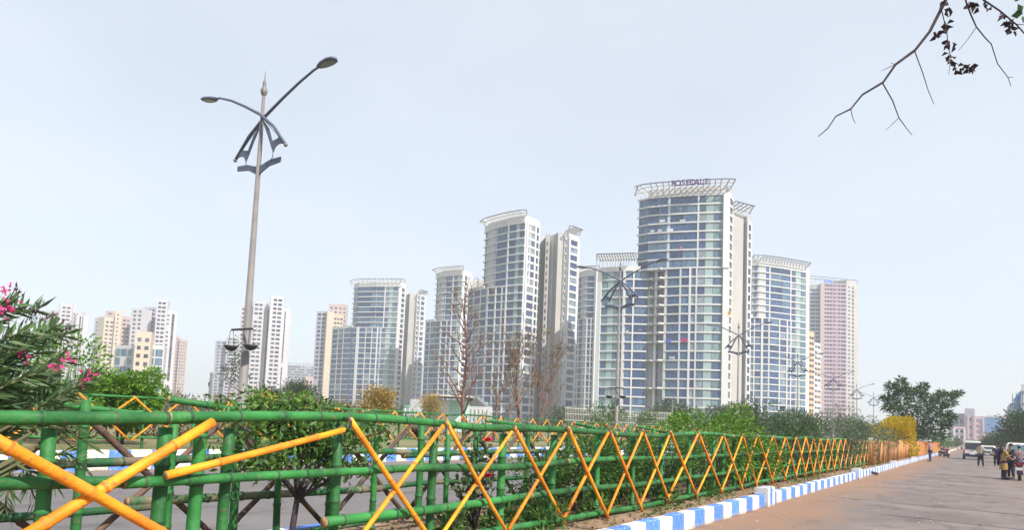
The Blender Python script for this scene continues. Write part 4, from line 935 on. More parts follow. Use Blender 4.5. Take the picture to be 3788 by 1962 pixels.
for i, (px, py) in enumerate(targets):
    X = -5.45+random.uniform(-.25, .28); e = px5(px, py, X)
    f = OB+np.array([random.uniform(-.15, .15), random.uniform(-.15, .15), 0])
    j = f*.45+e*.55; j = f*.3+e*.7; j[2] = max(1.0, e[2]-.42+random.uniform(-.1, .1)); j[1] -= .1
    st.tube([f, (f+j)/2+rng.normal(size=3)*.05, j], [.022, .018, .013], 6); oleander_shoot(j, e, 16)
for (px, py), (qx, qy) in (((150, 1640), (300, 1560)), ((130, 1660), (325, 1640)), ((150, 1690), (310, 1720)), ((120, 1600), (235, 1590)), ((60, 1720), (130, 1850)), ((40, 1750), (20, 1880)), ((100, 1700), (200, 1790))):
    a, e = px5(px, py, -5.25), px5(qx, qy, -5.15); f = OB+np.array([.1, .0, .2]); st.tube([f, (f+a)/2, a], [.014, .012, .01], 6); oleander_shoot(a, e, 9, .13, .02)
for (px, py, n) in ((28, 1075, 5), (50, 1112, 3), (35, 1135, 3), (35, 1160, 4), (15, 1145, 3), (95, 1320, 6), (75, 1312, 3), (255, 1338, 4), (200, 1365, 5), (335, 1380, 5), (310, 1390, 3), (297, 1418, 4), (240, 1325, 3), (8, 1130, 4)):
    c = px5(px, py, -5.2+random.uniform(-.05, .05))
    for k in range(n):
        q = c+rng.normal(size=3)*.018; a0 = rng.uniform(0, 6.28); nx = nrm(rng.normal(size=3)+np.array([1., -.5, .5]))
        s = nrm(np.cross(nx, (.1, .2, 1.))); u = np.cross(s, nx)
        for w_ in range(5):
            a = a0+w_*2*math.pi/5; FP.append(q); FD.append(s*math.cos(a)+u*math.sin(a)+nx*.35)
    leaf_obj('flower', [leaves(FP, FD, .022, .017, .15)], M_pinkf, ol, OB); FP, FD = [], []
for (px, py) in ((155, 1180), (130, 1140), (135, 1160), (115, 1150), (190, 1185), (215, 1215), (225, 1230), (245, 1228), (205, 1190), (60, 1095), (48, 1082), (330, 1398)):
    c = px5(px, py, -5.22); f = px5(px-22, py+45, -5.3)
    st.tube([f, (f+c)/2+rng.normal(size=3)*.006, c], [.004, .003, .002], 5)
    for k in range(7):
        q = c+rng.normal(size=3)*np.array([.02, .025, .02]); st.tube([f*.3+c*.7, q], .0016, 4); BP.append(q); BD.append(q-f)
st.build('stem', M_stem, ol, True)
leaf_obj('foliage', LV, L_ole, ol, OB)
leaf_obj('buds', [leaves(BP, BD, .03, .011, .3), leaves(BP, np.array(BD)+rng.normal(size=(len(BP), 3))*.03, .03, .011, .3)], M_bud, ol, OB)
# --- green shrub with a reddish trunk behind the braces
SB = atX(1085, 1990, -5.5); SB[2] = MZ; SB = np.array([-5.5, atX(1090, 1900, -5.5)[1], MZ])
sh = thing('shrub', 'spreading green shrub with a dark reddish trunk behind the first orange diagonal', 'shrub', tuple(SB))
st = MB(); P, D = [], []
fork = SB+np.array([0, .02, .55])
st.tube([SB-np.array([0, 0, .05]), SB+np.array([.02, -.03, .3]), fork], [.035, .03, .027], 8)
limbs = []
for k, (px, py) in enumerate(((900, 1600), (1000, 1560), (1090, 1530), (1180, 1560), (1300, 1580), (1390, 1600), (1140, 1600), (1270, 1760))):
    e = atX(px, py, -5.5+random.uniform(-.35, .25)); q = [fork]
    for t in (.3, .55, .8, 1.): q.append(fork*(1-t)+e*t+rng.normal(size=3)*.05+np.array([0, 0, .07*math.sin(3.14*t)]))
    st.tube(q, [.019, .015, .011, .008, .004], 6); limbs.append(q)
for i in range(64):
    q = limbs[i % 8]; j = random.choice((2, 3, 4)); a_ = q[j]*random.random()+q[j-1]*(1-random.random()) if False else q[j]*.6+q[j-1]*.4
    px = random.uniform(840, 1440); e = a_+np.array([random.uniform(-.4, .3), random.uniform(-.42, .42), random.uniform(-.12, .30)]); e[2] = min(e[2], 1.78)
    m_ = (a_+e)/2+rng.normal(size=3)*.04; st.tube([a_, m_, e], [.007, .005, .002], 4)
    n = 58; t = rng.uniform(.1, 1.1, n)[:, None]; P.append(a_*(1-t)+e*t+rng.normal(size=(n, 3))*np.array([.08, .08, .05])); D.append((e-a_)[None]*.6+rng.normal(size=(n, 3))*.5+np.array([0, 0, -.1]))
st.build('trunk', M_barkd, sh, True); leaf_obj('foliage', [leaves(np.concatenate(P), np.concatenate(D), .085, .030, .2, .15)], L_mid, sh, SB)
# --- rose plant
RB = np.array([-5.35, atX(1760, 1900, -5.35)[1], MZ])
ro = thing('rose_bush', 'thorny rose plant with two red blooms behind the fence', 'shrub', tuple(RB)); st = MB(); P, D = [], []
for px, py in ((1800, 1640), (1770, 1600), (1808, 1770), (1730, 1700), (1745, 1640), (1720, 1760), (1820, 1700), (1700, 1810), (1790, 1820), (1740, 1850)):
    e = atX(px, py, -5.35+random.uniform(-.15, .12)); m_ = RB*.5+e*.5+rng.normal(size=3)*.04; st.tube([RB, m_, e], [.014, .01, .005], 6)
    n = 34; t = rng.uniform(.35, 1., n)[:, None]; P.append(m_*(1-t)+e*t+rng.normal(size=(n, 3))*.055); D.append(rng.normal(size=(n, 3))+np.array([0, 0, .1]))
st.build('stem', M_barkd, ro, True); leaf_obj('foliage', [leaves(np.concatenate(P), np.concatenate(D), .085, .055, .15, .1)], L_rose, ro, RB)
for px, py in ((1803, 1634), (1806, 1766)):
    c = atX(px, py, -5.18); P, D = [], []
    for ring, (nn, tilt, r_) in enumerate(((6, .15, .004), (7, .6, .012), (8, 1.1, .018))):
        for k in range(nn):
            a = k*2*math.pi/nn+ring*.4; P.append(c+np.array([math.cos(a), math.sin(a), 0])*r_); D.append((math.cos(a)*tilt, math.sin(a)*tilt, 1.))
    leaf_obj('bloom', [leaves(P, D, .052, .05, .25)], M_redf, ro, RB)
# --- median planting further along: each shrub its own
def mid_at(px, X=-5.5): return atX(px, 1620, X)[1]
for i, (px, w_, h, m, n, ln, wd, lab) in enumerate((
        (2010, .55, .95, L_mid, 1500, .07, .028, 'low leafy shrub in the median left of the dense green hedge'),
        (2130, .85, 1.45, L_mid, 4200, .07, .028, 'dense green shrub rising to the top rail where the hedge begins'),
        (2290, 1.0, 1.42, L_mid, 4400, .075, .03, 'dense green median shrub with dark gaps, second in the hedge'),
        (2440, 1.3, 1.42, L_mid, 4600, .08, .03, 'dense green median shrub, third in the hedge behind the braces'),
        (2640, 1.8, 1.95, L_bright, 5200, .10, .042, 'broad bright green shrub standing well above the fence top'),
        (2745, 1.5, 1.75, L_bright, 3000, .10, .042, 'bright green shrub overlapping the dark bush above the fence'),
        (2830, 1.6, 2.35, L_dark, 4200, .09, .03, 'dark green bush above the fence, in front of the beige wing'),
        (2920, 1.6, 2.45, L_dark, 4200, .09, .03, 'second dark bush above the fence with brownish patches'),
        (2990, 1.7, 2.0, L_dark, 3000, .09, .03, 'smaller dark bush to the right of the two dark ones'),
        (3080, 2.4, 2.7, L_grey, 4200, .17, .034, 'grey-green long-leaved shrub before the pink high-rise'),
        (3160, 2.6, 2.6, L_grey, 4200, .17, .034, 'grey-green long-leaved shrub right of the pink high-rise foot'),
        (3230, 3.0, 2.6, L_grey, 3600, .19, .036, 'pale long-leaved shrub touching the yellow bush'),
        (3325, 3.6, 3.5, L_yellow, 9000, .24, .10, 'bright yellow flowering bush above the orange palings'),
        (3300, 2.6, 2.9, L_yellow, 4000, .24, .10, 'lower yellow bush merging into the bright yellow one'))):
    y = mid_at(px); bush('median_shrub', lab, 'shrub', (-5.5 if i < 9 else -5.7, y, MZ), (.62 if i < 4 else .95 if i < 9 else 1.6, w_), h, n, ln, wd, m, .12 if i < 4 else .2, 18, .42, 'shrubs planted in the median', .3, droop=.1)
# low growth behind the braces
k = 0
for y in np.arange(10., 58., 2.1):
    bush('low_shrub', 'low leafy shrub filling the median behind the crossed braces', 'shrub', (-5.45+random.uniform(-.2, .2), y+random.uniform(-.5, .5), MZ), (.5, random.uniform(.7, 1.1)), random.uniform(.8, 1.25), 950, .075, .03, random.choice((L_mid, L_mid, L_dark)), .1, 10, .45, 'low shrubs behind the braces', .3, nstem=5)
BT = np.array([-6.4, atX(3392, 1620, -6.4)[1]+1.5, MZ]); DB = 85.
bt = thing('roadside_tree', 'big dark feathery tree rising behind the yellow bush', 'tree', tuple(BT)); st = MB(); P, D = [], []
fk = BT+np.array([0, 0, 2.0]); st.tube([BT-np.array([0, 0, .1]), BT+np.array([.05, .1, 1.]), fk], [.2, .17, .15], 9)
for (px, py, r_) in ((3296, 1426, .5), (3302, 1448, .75), (3300, 1478, .9), (3332, 1408, .4), (3335, 1428, .6), (3342, 1452, .9), (3372, 1446, .9), (3405, 1450, .8), (3415, 1428, .5), (3392, 1470, 1.1), (3340, 1488, 1.2), (3310, 1512, 1.0), (3275, 1475, .45), (3285, 1505, .6), (3436, 1478, .8), (3460, 1472, .6), (3482, 1456, .5), (3505, 1466, .7), (3525, 1462, .45), (3545, 1455, .35), (3470, 1500, 1.0), (3510, 1492, .7), (3420, 1510, 1.2), (3370, 1520, 1.3), (3330, 1545, 1.2), (3450, 1540, 1.2), (3490, 1530, .9), (3515, 1545, .6), (3400, 1560, 1.4), (3470, 1575, 1.1), (3350, 1585, 1.3), (3430, 1600, 1.3), (3500, 1570, .6), (3390, 1610, 1.2), (3470, 1612, 1.0)):
    c = atD(px, py, DB+random.uniform(-2.2, 2.2)); m_ = fk*.45+c*.55+rng.normal(size=3)*.25; st.tube([fk, fk*.7+m_*.3+np.array([0, 0, .2]), m_, c], [.07, .055, .035, .012], 5)
    n = int(150*r_+40); e = rng.normal(size=(n, 3)); e /= np.linalg.norm(e, axis=1, keepdims=True)
    P.append(c+e*rng.uniform(.15, 1., (n, 1))*np.array([1, 1, .62])*r_); D.append(e*np.array([1, 1, .5])+rng.normal(size=(n, 3))*.3+np.array([.2, 0, .12]))
st.build('trunk', M_bark, bt, True); leaf_obj('crown', [leaves(np.concatenate(P), np.concatenate(D), .55, .13, .2, .12)], L_dark, bt, BT)
bush('tree_skirt', 'dark leafy undergrowth at the foot of the big feathery tree', 'shrub', (-5.9, mid_at(3440, -5.9), MZ), (2.0, 9.), 3.2, 3200, .25, .07, L_dark, .1, 20, .45, None, .3)
bush('tree_skirt', 'brighter low bush at the far end of the orange palings', 'shrub', (-6.0, mid_at(3480, -6), MZ), (2.0, 12.), 2.6, 2200, .3, .09, L_mid, .1, 20, .45, None, .3)
# ground cover of the median
P, D = [], []
n = 9000; yy = 5+45*rng.uniform(0, 1, n)**1.6; xx = rng.uniform(-6.5, -4.3, n)
msk = (np.sin(yy*1.7)+np.sin(yy*.6+xx*3)+rng.normal(size=n)*.6) > .1
yy, xx = yy[msk], xx[msk]; P = np.stack([xx, yy, np.full(len(xx), MZ)], 1); D = rng.normal(size=P.shape)*.6+np.array([0, 0, 1.])
tag(leaf_obj('grass', [leaves(P, D, .11, .03, .2, .15)], L_mid, None, (0, 0, 0)), 'patchy weeds and grass covering the median soil', 'grass', kind='stuff')
n = 3500; yy = 4+25*rng.uniform(0, 1, n)**1.5; xx = rng.uniform(-6.6, -4.25, n); P = np.stack([xx, yy, np.full(n, MZ+.012)], 1); D = rng.normal(size=P.shape)*np.array([1, 1, .15])
tag(leaf_obj('leaf_litter', [leaves(P, D, .06, .03, .3)], L_brown, None, (0, 0, 0)), 'dry brown leaf litter on the median soil', 'leaf litter', kind='stuff')
for i, px in enumerate((1700, 1905, 1975, 2035, 2180, 2420, 2590)):
    y = mid_at(px, -5.0); bush('weed', 'low broad-leaved weed at the foot of the near fence', 'weed', (-5.0+random.uniform(-.15, .3), y, MZ), (.22, .28), .3, 130, .13, .045, L_mid, .0, 8, .5, 'weeds at the fence foot', .5, stem=False)
# --- beyond the far fence
def far_base(px, X): p = atX(px, 1560, X); return (X, p[1], FZ)
bush('round_tree', 'round bright green leafy tree behind the far fence at left', 'tree', far_base(452, -23.2), (1.25, 1.15), 2.6, 8000, .17, .065, L_bright, .5, 40, .34, None, .2, droop=.3, shell=.3)
bush('shrub', 'bright green shrub tucked behind the pink-flowered oleander', 'shrub', far_base(215, -23.5), (1.5, 1.2), 3.2, 2600, .17, .06, L_bright, .3, 22, .4, None, .25, droop=.2)
for i, (px, X, w_, h, m, lab) in enumerate(((1050, -22.6, 2.2, 2.1, L_bright, 'leafy light green shrub spilling over the far fence'), (960, -22.8, 1.6, 1.8, L_mid, 'small green shrub beside the foot of the closest lamp pole'), (1180, -23, 2.2, 1.75, L_mid, 'low green shrub behind the far fence right of the leafy one'),
        (2240, -22.4, 1.3, 2.9, L_mid, 'clipped round green shrub before the railing'), (2395, -22.5, 1.7, 2.6, L_mid, 'round green shrub right of the clipped one'), (2470, -22.5, 2.2, 2.2, L_bright, 'bright green shrub between round shrub and broad hedge'))):
    bush('verge_shrub', lab, 'shrub', far_base(px, X), (1.2, w_), h, 1900, .16, .06, m, .3, 18, .4, 'shrubs beyond the far fence', .3)
BRUSH = ['dry brush half hidden by the oleander at the left edge', 'grey-green brush just behind the oleander flowers', 'dry brush between oleander and the round tree', 'dry brush just right of the round tree', 'grey-green brush below the slim pink block', 'dry straw-coloured brush left of the closest lamp pole', 'dry brush touching the foot of the closest lamp pole', 'dry brush below the unfinished concrete frame', 'dry brush below the cream block with pinkish top', 'green brush below the teal boundary wall', 'grey-green brush in front of the site office', 'grey-green brush at the foot of the slender bare tree', 'grey-green brush at the foot of the multi-stemmed bare tree', 'green brush left of the clipped round shrub', 'grey-green brush between clipped shrub and round shrub', 'green brush behind the bright shrubs under the tallest tower', 'tallest green brush at the end of the far fence']
for i, (px, X, w_, h, m) in enumerate(((30, -26, 3., 1.9, L_dry), (130, -27, 3., 2.0, L_grey), (330, -27, 2.6, 1.8, L_dry), (560, -28, 3., 1.9, L_dry), (650, -28, 2.5, 1.8, L_grey), (740, -28, 3., 1.85, L_dry), (840, -29, 2.5, 2.0, L_dry), (1130, -30, 3., 2.0, L_dry), (1290, -32, 3., 2.2, L_dry), (1500, -30, 3, 1.9, L_mid), (1600, -31, 3, 1.7, L_grey), (1800, -30, 3, 1.8, L_grey), (1990, -28, 3.5, 1.9, L_grey), (2150, -28, 4, 1.8, L_mid), (2330, -28, 4, 1.9, L_grey), (2560, -28, 5, 2.2, L_mid), (2650, -28, 6, 2.4, L_mid))):
    bush('verge_brush', BRUSH[i], 'shrub', far_base(px, X), (1.6, w_), h, 900, .16, .05, m, .1, 14, .5, 'brush beyond the far fence', .4, nstem=9)
b = far_base(1405, -34); leafy_tree('autumn_tree', 'yellow-brown autumn tree before the left glass tower', b, 2.3, .09, 5, 50, .2, .08, L_autumn, rad=.3, spread=.8, nb=5, levels=2, first=.3, decay=.6)
b = far_base(930, -30); leafy_tree('autumn_tree', 'small golden tree right beside the closest lamp pole', b, 1.5, .05, 6, 30, .15, .07, L_yellow, rad=.25, spread=.5, nb=5, levels=2, first=.25, decay=.5)
b = far_base(1602, -52); leafy_tree('autumn_tree', 'little orange-leaved tree in front of the teal wall', b, 3.3, .07, 8, 40, .2, .09, L_autumn, rad=.4, spread=.55, nb=4, levels=2, first=.3, decay=.5)
for i, (px, X, h) in enumerate(((1010, -62, 2.6), (1085, -64, 3.4), (1060, -60, 2.2))):
    leafy_tree('dark_tree', ('hazy dark tree at the foot of the tall white block', 'taller hazy dark tree beside the concrete frame', 'lower hazy tree between the two dark trees')[i], far_base(px, X), h, .15, 20+i, 60, .35, .14, L_far, rad=.6, spread=.8, nb=5, levels=2, first=.3, decay=.6, group='hazy trees far left')
leafy_tree('sparse_tree', 'thin sparse tree before the blue-grey block', far_base(835, -50), 5.6, .07, 31, 14, .25, .1, L_far, rad=.3, spread=.5, nb=3, levels=2, first=.4, decay=.35)
# --- bare trees
def bare(label, px, X, h, r, seed, n_leaf=0, m=None, **kw):
    T = thing('bare_tree', label, 'tree', far_base(px, X), 'bare trees beyond the far fence'); b, tips = branch_tree(T['_o'], h, r, seed, **kw)
    b.build('trunk', m or M_barkr, T, True)
    if n_leaf:
        idx = rng.choice(len(tips), min(len(tips), max(4, len(tips)//6)), False); P, D = [], []
        for i in idx:
            p, d = tips[i]; e = rng.normal(size=(n_leaf, 3)); P.append(p+e*np.array([.2, .2, .16])); D.append(e*.5+np.array([0, 0, -.8]))
        leaf_obj('dead_leaves', [leaves(np.concatenate(P), np.concatenate(D), .24, .07, .3)], L_brown, T, T['_o'])
bare('tall straight bare tree with paired branches, first of the bare trees', 1722, -26, 8.7, .135, 101, 8, nb=5, n0=22, spread=.74, first=.16, up=.5, decay=.42, levels=2, segs=7, bmin=.0165, wig=.07)
bare('slender dark bare tree beside the straight one', 1826, -26.5, 7.0, .105, 102, 12, M_bark, nb=5, n0=18, spread=.7, first=.22, up=.5, decay=.40, levels=2, segs=7, bmin=.0165, wig=.09)
bare('forked bare tree with reddish trunk in the middle of the group', 1922, -26, 5.6, .12, 103, 10, nb=6, n0=9, spread=.62, first=.10, up=1.0, decay=.72, levels=2, segs=7, bmin=.0165, wig=.10)
bare('multi-stemmed bare tree rightmost of the group, with hanging dead leaves', 1990, -26.5, 4.9, .10, 104, 26, nb=6, n0=9, spread=.62, first=.22, up=1.0, decay=.75, levels=2, segs=7, bmin=.0165, wig=.11)
bare('leaning thin bare stem between the forked and the slender tree', 1860, -25.5, 4.6, .07, 105, 6, M_bark, nb=2, n0=5, spread=.5, first=.4, up=.5, decay=.4, lean=(.1, .35), levels=2, segs=6, bmin=.016, wig=.06)
# --- haze-grey planting at the feet of the towers
P, D = [], []
def belt(px0, px1, D0, h, n, cl):
    pts = []
    for i in range(cl):
        px = random.uniform(px0, px1); d = D0*random.uniform(.9, 1.1); b_ = atD(px, 1600, d); hh = h*random.uniform(.45, 1.1)
        k = n//cl; e = rng.normal(size=(k, 3)); e /= np.linalg.norm(e, axis=1, keepdims=True)
        pts.append(np.array([b_[0], b_[1], FZ+hh*.55])+e*np.array([hh*.55, hh*.55, hh*.5])*rng.uniform(.5, 1., (k, 1)))
    return np.concatenate(pts)
for (a, c, d, h, n, cl) in ((2380, 2790, 150, 7.5, 16000, 34), (2010, 2420, 170, 5.5, 7000, 22), (2780, 3000, 170, 7., 6000, 14), (2990, 3180, 220, 8., 3500, 10), (1080, 1320, 220, 5.5, 5000, 16), (1400, 1640, 200, 6, 4500, 14), (700, 1000, 260, 6, 5000, 14), (0, 720, 230, 5.5, 9000, 26), (3500, 3560, 260, 4, 1200, 6)):
    q = belt(a, c, d, h, n, cl); P.append(q); D.append(rng.normal(size=q.shape))
tag(leaf_obj('treeline', [leaves(np.concatenate(P), np.concatenate(D), .75, .45, .3)], L_far, None, (0, 0, 0)), 'hazy grey-green trees massed at the feet of the towers', 'treeline', kind='stuff')
# right side of the road, far off
for i, (px, D_, h, lab) in enumerate(((3700, 150, 2.8, 'dark hazy tree behind the parked vans'), (3740, 130, 3.0, 'dark tree behind the van at the right edge'), (3812, 120, 7.5, 'dark layered tree in front of the blue-netted building'), (3655, 230, 2.6, 'far hazy tree left of the parked vans'))):
    p = atD(px, 1640, D_); leafy_tree('roadside_tree', lab, (p[0], p[1], 0), h*.8, .16, 60+i, 70, .5, .2, L_dark, rad=.95, spread=.85, nb=5, levels=2, first=.2, decay=.55, up=.2, group='trees on the other roadside')
# --- tree that hangs its bare twigs in at the top right
OV = 7.0
ot = thing('overhanging_tree', 'tree whose bare dark twigs hang into the upper right corner', 'tree', (6.2, 6.5, .1))
st = MB(); hub = np.array([6.2, 6.6, 5.6])
st.tube([(6.2, 6.5, 0), (6.25, 6.55, 2.2), (6.15, 6.55, 4.2), hub], [.17, .14, .12, .10], 10)
A = lambda px, py, d=OV: atD(px, py, d)
def twig(pts, r0, r1, d=OV): 
    q = [A(x, y, d) for x, y in pts]; st.tube(q, list(np.linspace(r0, r1, len(q))), 6); return q
m1 = twig([(3600, -180), (3498, 0), (3440, 115), (3385, 185), (3313, 238), (3267, 304), (3190, 350), (3147, 403), (3092, 430), (3062, 475), (3027, 505)], .018, .004)
twig([(3383, 187), (3412, 265), (3434, 335), (3455, 385)], .0055, .0025); twig([(3265, 307), (3302, 372), (3325, 435), (3350, 470), (3374, 500)], .0065, .0025)
twig([(3326, 435), (3300, 460), (3277, 482)], .004, .002); twig([(3147, 403), (3155, 438), (3164, 456)], .004, .0025); twig([(3315, 236), (3290, 248), (3260, 262)], .004, .002); twig([(3313, 238), (3295, 232)], .003, .002)
m2 = twig([(3540, -150), (3575, 10), (3592, 55), (3612, 99), (3645, 140), (3667, 162), (3690, 235), (3728, 285), (3740, 318)], .009, .003)
twig([(3612, 99), (3580, 145), (3545, 187)], .004, .002); twig([(3728, 285), (3748, 286)], .003, .002)
m3 = twig([(3600, -40), (3640, 0), (3700, 40), (3760, 90), (3800, 135)], .010, .006); twig([(3720, 55), (3760, 88), (3830, 95)], .004, .003)
m4 = twig([(3484, 40), (3493, 78), (3503, 118), (3505, 150), (3512, 190), (3520, 225), (3550, 240), (3590, 250)], .005, .003); twig([(3517, 220), (3512, 255), (3509, 277)], .003, .002)
lim = A(3600, -180); st.tube([hub, (hub+lim)/2+np.array([0, 0, .35]), lim], [.07, .045, .02], 8)
lim2 = A(3540, -150); st.tube([hub, (hub+lim2)/2+np.array([0, 0, .5]), lim2], [.05, .03, .011], 8); lim3 = A(3600, -40); st.tube([lim, lim3], [.014, .011], 6)
b2, tp = branch_tree(hub, 3.2, .09, 77, levels=3, nb=3, spread=.8, first=.2, up=.5, decay=.6, wig=.1, segs=5, bmin=.006)
st.v, st.f, st.mi = st.v+b2.v, st.f+[tuple(i+len(st.v) for i in q) for q in b2.f], st.mi+b2.mi
st.build('branches', M_barkd, ot, True)
P, D = [], []
for (px, py, n) in ((3508, 30, 5), (3500, 12, 4), (3495, 90, 6), (3500, 110, 5), (3455, 118, 3), (3462, 128, 3), (3497, 145, 3), (3522, 165, 5), (3515, 200, 5), (3512, 210, 4), (3528, 228, 3), (3560, 245, 6), (3585, 250, 6), (3545, 260, 3), (3590, 10, 6), (3610, 20, 4), (3650, 28, 4), (3710, 48, 4), (3730, 95, 6), (3735, 80, 4), (3745, 108, 3)):
    for k in range(n):
        P.append(A(px+random.uniform(-8, 8), py+random.uniform(-8, 8), OV+random.uniform(-.1, .1))); D.append(rng.normal(size=3)*.7+np.array([0, 0, -.7]))
leaf_obj('dead_leaves', [leaves(P, D, .07, .045, .5)], leafmat('leaf_withered', [(.03, .02, .03), (.06, .03, .04), (.045, .035, .03)], .8, .15), ot, ot['_o'])
P, D = [], []
for (px, py) in ((3765, 25), (3775, 50), (3785, 60), (3750, 18), (3790, 20), (3795, 85), (3785, 5)):
    P.append(A(px, py-12, OV)); D.append(rng.normal(size=3)*.6+np.array([0, 0, -.4]))
leaf_obj('green_leaves', [leaves(P, D, .10, .085, .1)], L_dark, ot, ot['_o'])
# bare roadside trees to the right of the picture, whose shadows reach across the road
for i, (x, y, h) in enumerate(((4.4, 20.2, 7.4), (4.7, 27.0, 7.0), (4.6, 16.6, 6.4))):
    T = thing('roadside_tree', ('leafless young roadside tree, the closest on the right verge', 'leafless young roadside tree, second on the right verge', 'leafless young roadside tree, third on the right verge')[i], 'tree', (x, y, 0), 'bare trees on the right verge')
    b, tips = branch_tree((x, y, 0), h, .15, 200+i, levels=1, nb=1, spread=.28, first=.7, up=.9, decay=.3, wig=.02, segs=8, bmin=.014)
    b.build('trunk', M_bark, T, True)
# ------------------------------------------------------------------ people
M_skin = mat('skin', (.26, .13, .08), (.30, .155, .10), rough=.6, scale=8)
M_hair = mat('hair', (.012, .010, .012), (.02, .018, .02), rough=.5, scale=20)
def cloth(name, c): return mat('cloth_'+name, c, tuple(k*.75 for k in c), rough=.9, scale=9, detail=5, bump=.3)
def skin_obj(name, verts, edges, radii, m, parent, root=0, sub=1):
    me = bpy.data.meshes.new(name); me.from_pydata([tuple(map(float, v)) for v in verts], edges, []); me.materials.append(m)
    o = bpy.data.objects.new(name, me); COL.objects.link(o); o.parent = parent
    md = o.modifiers.new('Skin', 'SKIN'); md.use_smooth_shade = True; md.branch_smoothing = .4
    for i, r in enumerate(radii): me.skin_vertices[0].data[i].radius = r if hasattr(r, '__len__') else (r, r)
    for i in range(len(radii)): me.skin_vertices[0].data[i].use_root = (i == root)
    s = o.modifiers.new('Subdivision', 'SUBSURF'); s.levels = sub; s.render_levels = sub
    return o
def person(label, loc, face, shirt, pants, arms=((0, 0), (0, 0)), h=1.68, legs=None, female=False, kurta=None, sit=False, cap=None, hair=True, badge=None, long_hair=False, lean=0., group='people on the road'):
    """arms: elbow and wrist as offsets from the shoulder (x out, y forward, z) per side"""
    T = thing('person', label, 'person', loc, group, rz=face); S = h/1.68
    V, E, R, ix = [], [], [], {}
    def v(n, p, r, par=None):
        ix[n] = len(V); V.append(tuple(k*S for k in p)); R.append(tuple(k*S for k in r) if hasattr(r, '__len__') else r*S)
        if par: E.append((ix[par], ix[n]))
    hz_ = .90 if not sit else .82; L = lean
    v('pelvis', (0, 0, hz_), (.135, .10)); v('waist', (0, .01+L*.2, hz_+.16), (.125, .09), 'pelvis'); v('chest', (0, .01+L*.5, hz_+.36), (.155, .10), 'waist'); v('neck0', (0, L*.8, hz_+.53), (.075, .065), 'chest')
    v('neck', (0, .01+L*.9, hz_+.58), .052, 'neck0'); v('jaw', (0, .035+L, hz_+.64), (.060, .068), 'neck'); v('head', (0, .02+L, hz_+.72), (.078, .092), 'jaw'); v('crown', (0, .01+L, hz_+.79), (.055, .065), 'head')
    v('nose', (0, .115+L, hz_+.685), .014, 'head')
    for s, side in ((-1, 'l'), (1, 'r')):
        sh_ = np.array([s*.175, L*.6, hz_+.49]); (el, wr) = arms[0 if s < 0 else 1] if arms[0 if s < 0 else 1][0] else ((.05, -.02, -.27), (.07, .06, -.50))
        v(side+'sh', sh_, .062, 'chest'); e = sh_+np.array([s*el[0], el[1], el[2]]); w_ = sh_+np.array([s*wr[0], wr[1], wr[2]])
        v(side+'el', e, .045, side+'sh'); v(side+'wr', w_, .030, side+'el'); d = nrm(w_-e); pm = w_+d*.06; v(side+'palm', pm, (.036, .02), side+'wr')
        a = nrm(np.cross(d, (s*.3, .9, .2)))
        for k, (o_, l_) in enumerate(((-.027, .068), (-.009, .078), (.009, .074), (.026, .06))):
            v(side+'f%d' % k, pm+a*o_+d*.035, .0095, side+'palm'); v(side+'t%d' % k, pm+a*o_*1.2+d*(.03+l_)+np.array([0, .012, 0]), .0085, side+'f%d' % k)
        v(side+'th', pm-a*.04-d*.01+np.array([0, .015, 0]), .011, side+'palm'); v(side+'tt', pm-a*.055+d*.035+np.array([0, .02, 0]), .0095, side+'th')
        lg = (legs or {}).get(side, ((.095, .02, -.42), (.10, -.02, -.82)))
        hp = np.array([s*.09, 0, hz_-.05]); kn = np.array([s*lg[0][0], lg[0][1], hz_+lg[0][2]]); an = np.array([s*lg[1][0], lg[1][1], hz_+lg[1][2]])
        v(side+'hip', hp, (.085, .085), 'pelvis'); v(side+'kn', kn, .057, side+'hip'); v(side+'an', an, .038, side+'kn'); v(side+'toe', an+np.array([s*.03, .15, -.045]), (.036, .028), side+'an')
    skin_obj('body', V, E, R, M_skin, T)
    def part(name, names, edges, m, grow, over={}):
        id_ = {n: i for i, n in enumerate(names)}
        skin_obj(name, [np.array(over.get(n, V[ix[n]])) for n in names], [(id_[a], id_[c]) for a, c in edges], [tuple(k+grow*S for k in (R[ix[n]] if hasattr(R[ix[n]], '__len__') else (R[ix[n]],)*2)) for n in names], m, T)
    part('shirt', ['pelvis', 'waist', 'chest', 'neck0', 'lsh', 'lel', 'rsh', 'rel'], [('pelvis', 'waist'), ('waist', 'chest'), ('chest', 'neck0'), ('chest', 'lsh'), ('lsh', 'lel'), ('chest', 'rsh'), ('rsh', 'rel')], shirt, .020)
    part('trousers', ['pelvis', 'lhip', 'lkn', 'lan', 'rhip', 'rkn', 'ran'], [('pelvis', 'lhip'), ('lhip', 'lkn'), ('lkn', 'lan'), ('pelvis', 'rhip'), ('rhip', 'rkn'), ('rkn', 'ran')], pants, .026)
    hc = np.array(V[ix['head']])
    if hair: MB().ball((hc[0], hc[1]-.02, hc[2]+.035), (.088*S, .098*S, .085*S), 12).build('hair', M_hair, None, True).parent = T
    for s in (-1, 1):
        MB().ball((hc[0]+s*.03, hc[1]+.088*S, hc[2]-.005), .011, 6).build('eye', M_hair, None, True).parent = T
        q = np.array(V[ix[('l' if s < 0 else 'r')+'toe']]); a = np.array(V[ix[('l' if s < 0 else 'r')+'an']])
        MB().tube([a+(0, -.05, -.03), a*.5+q*.5+(0, 0, -.008), q+(0, .06, -.0)], [.04, .048, .03], 8).build('shoe', M_dark, None, True).parent = T
    if long_hair: MB().tube([hc+(0, -.06, .02), hc+(0, -.12, -.15), hc+(0, -.13, -.38)], [.07, .085, .04], 10).build('hair', M_hair, None, True).parent = T
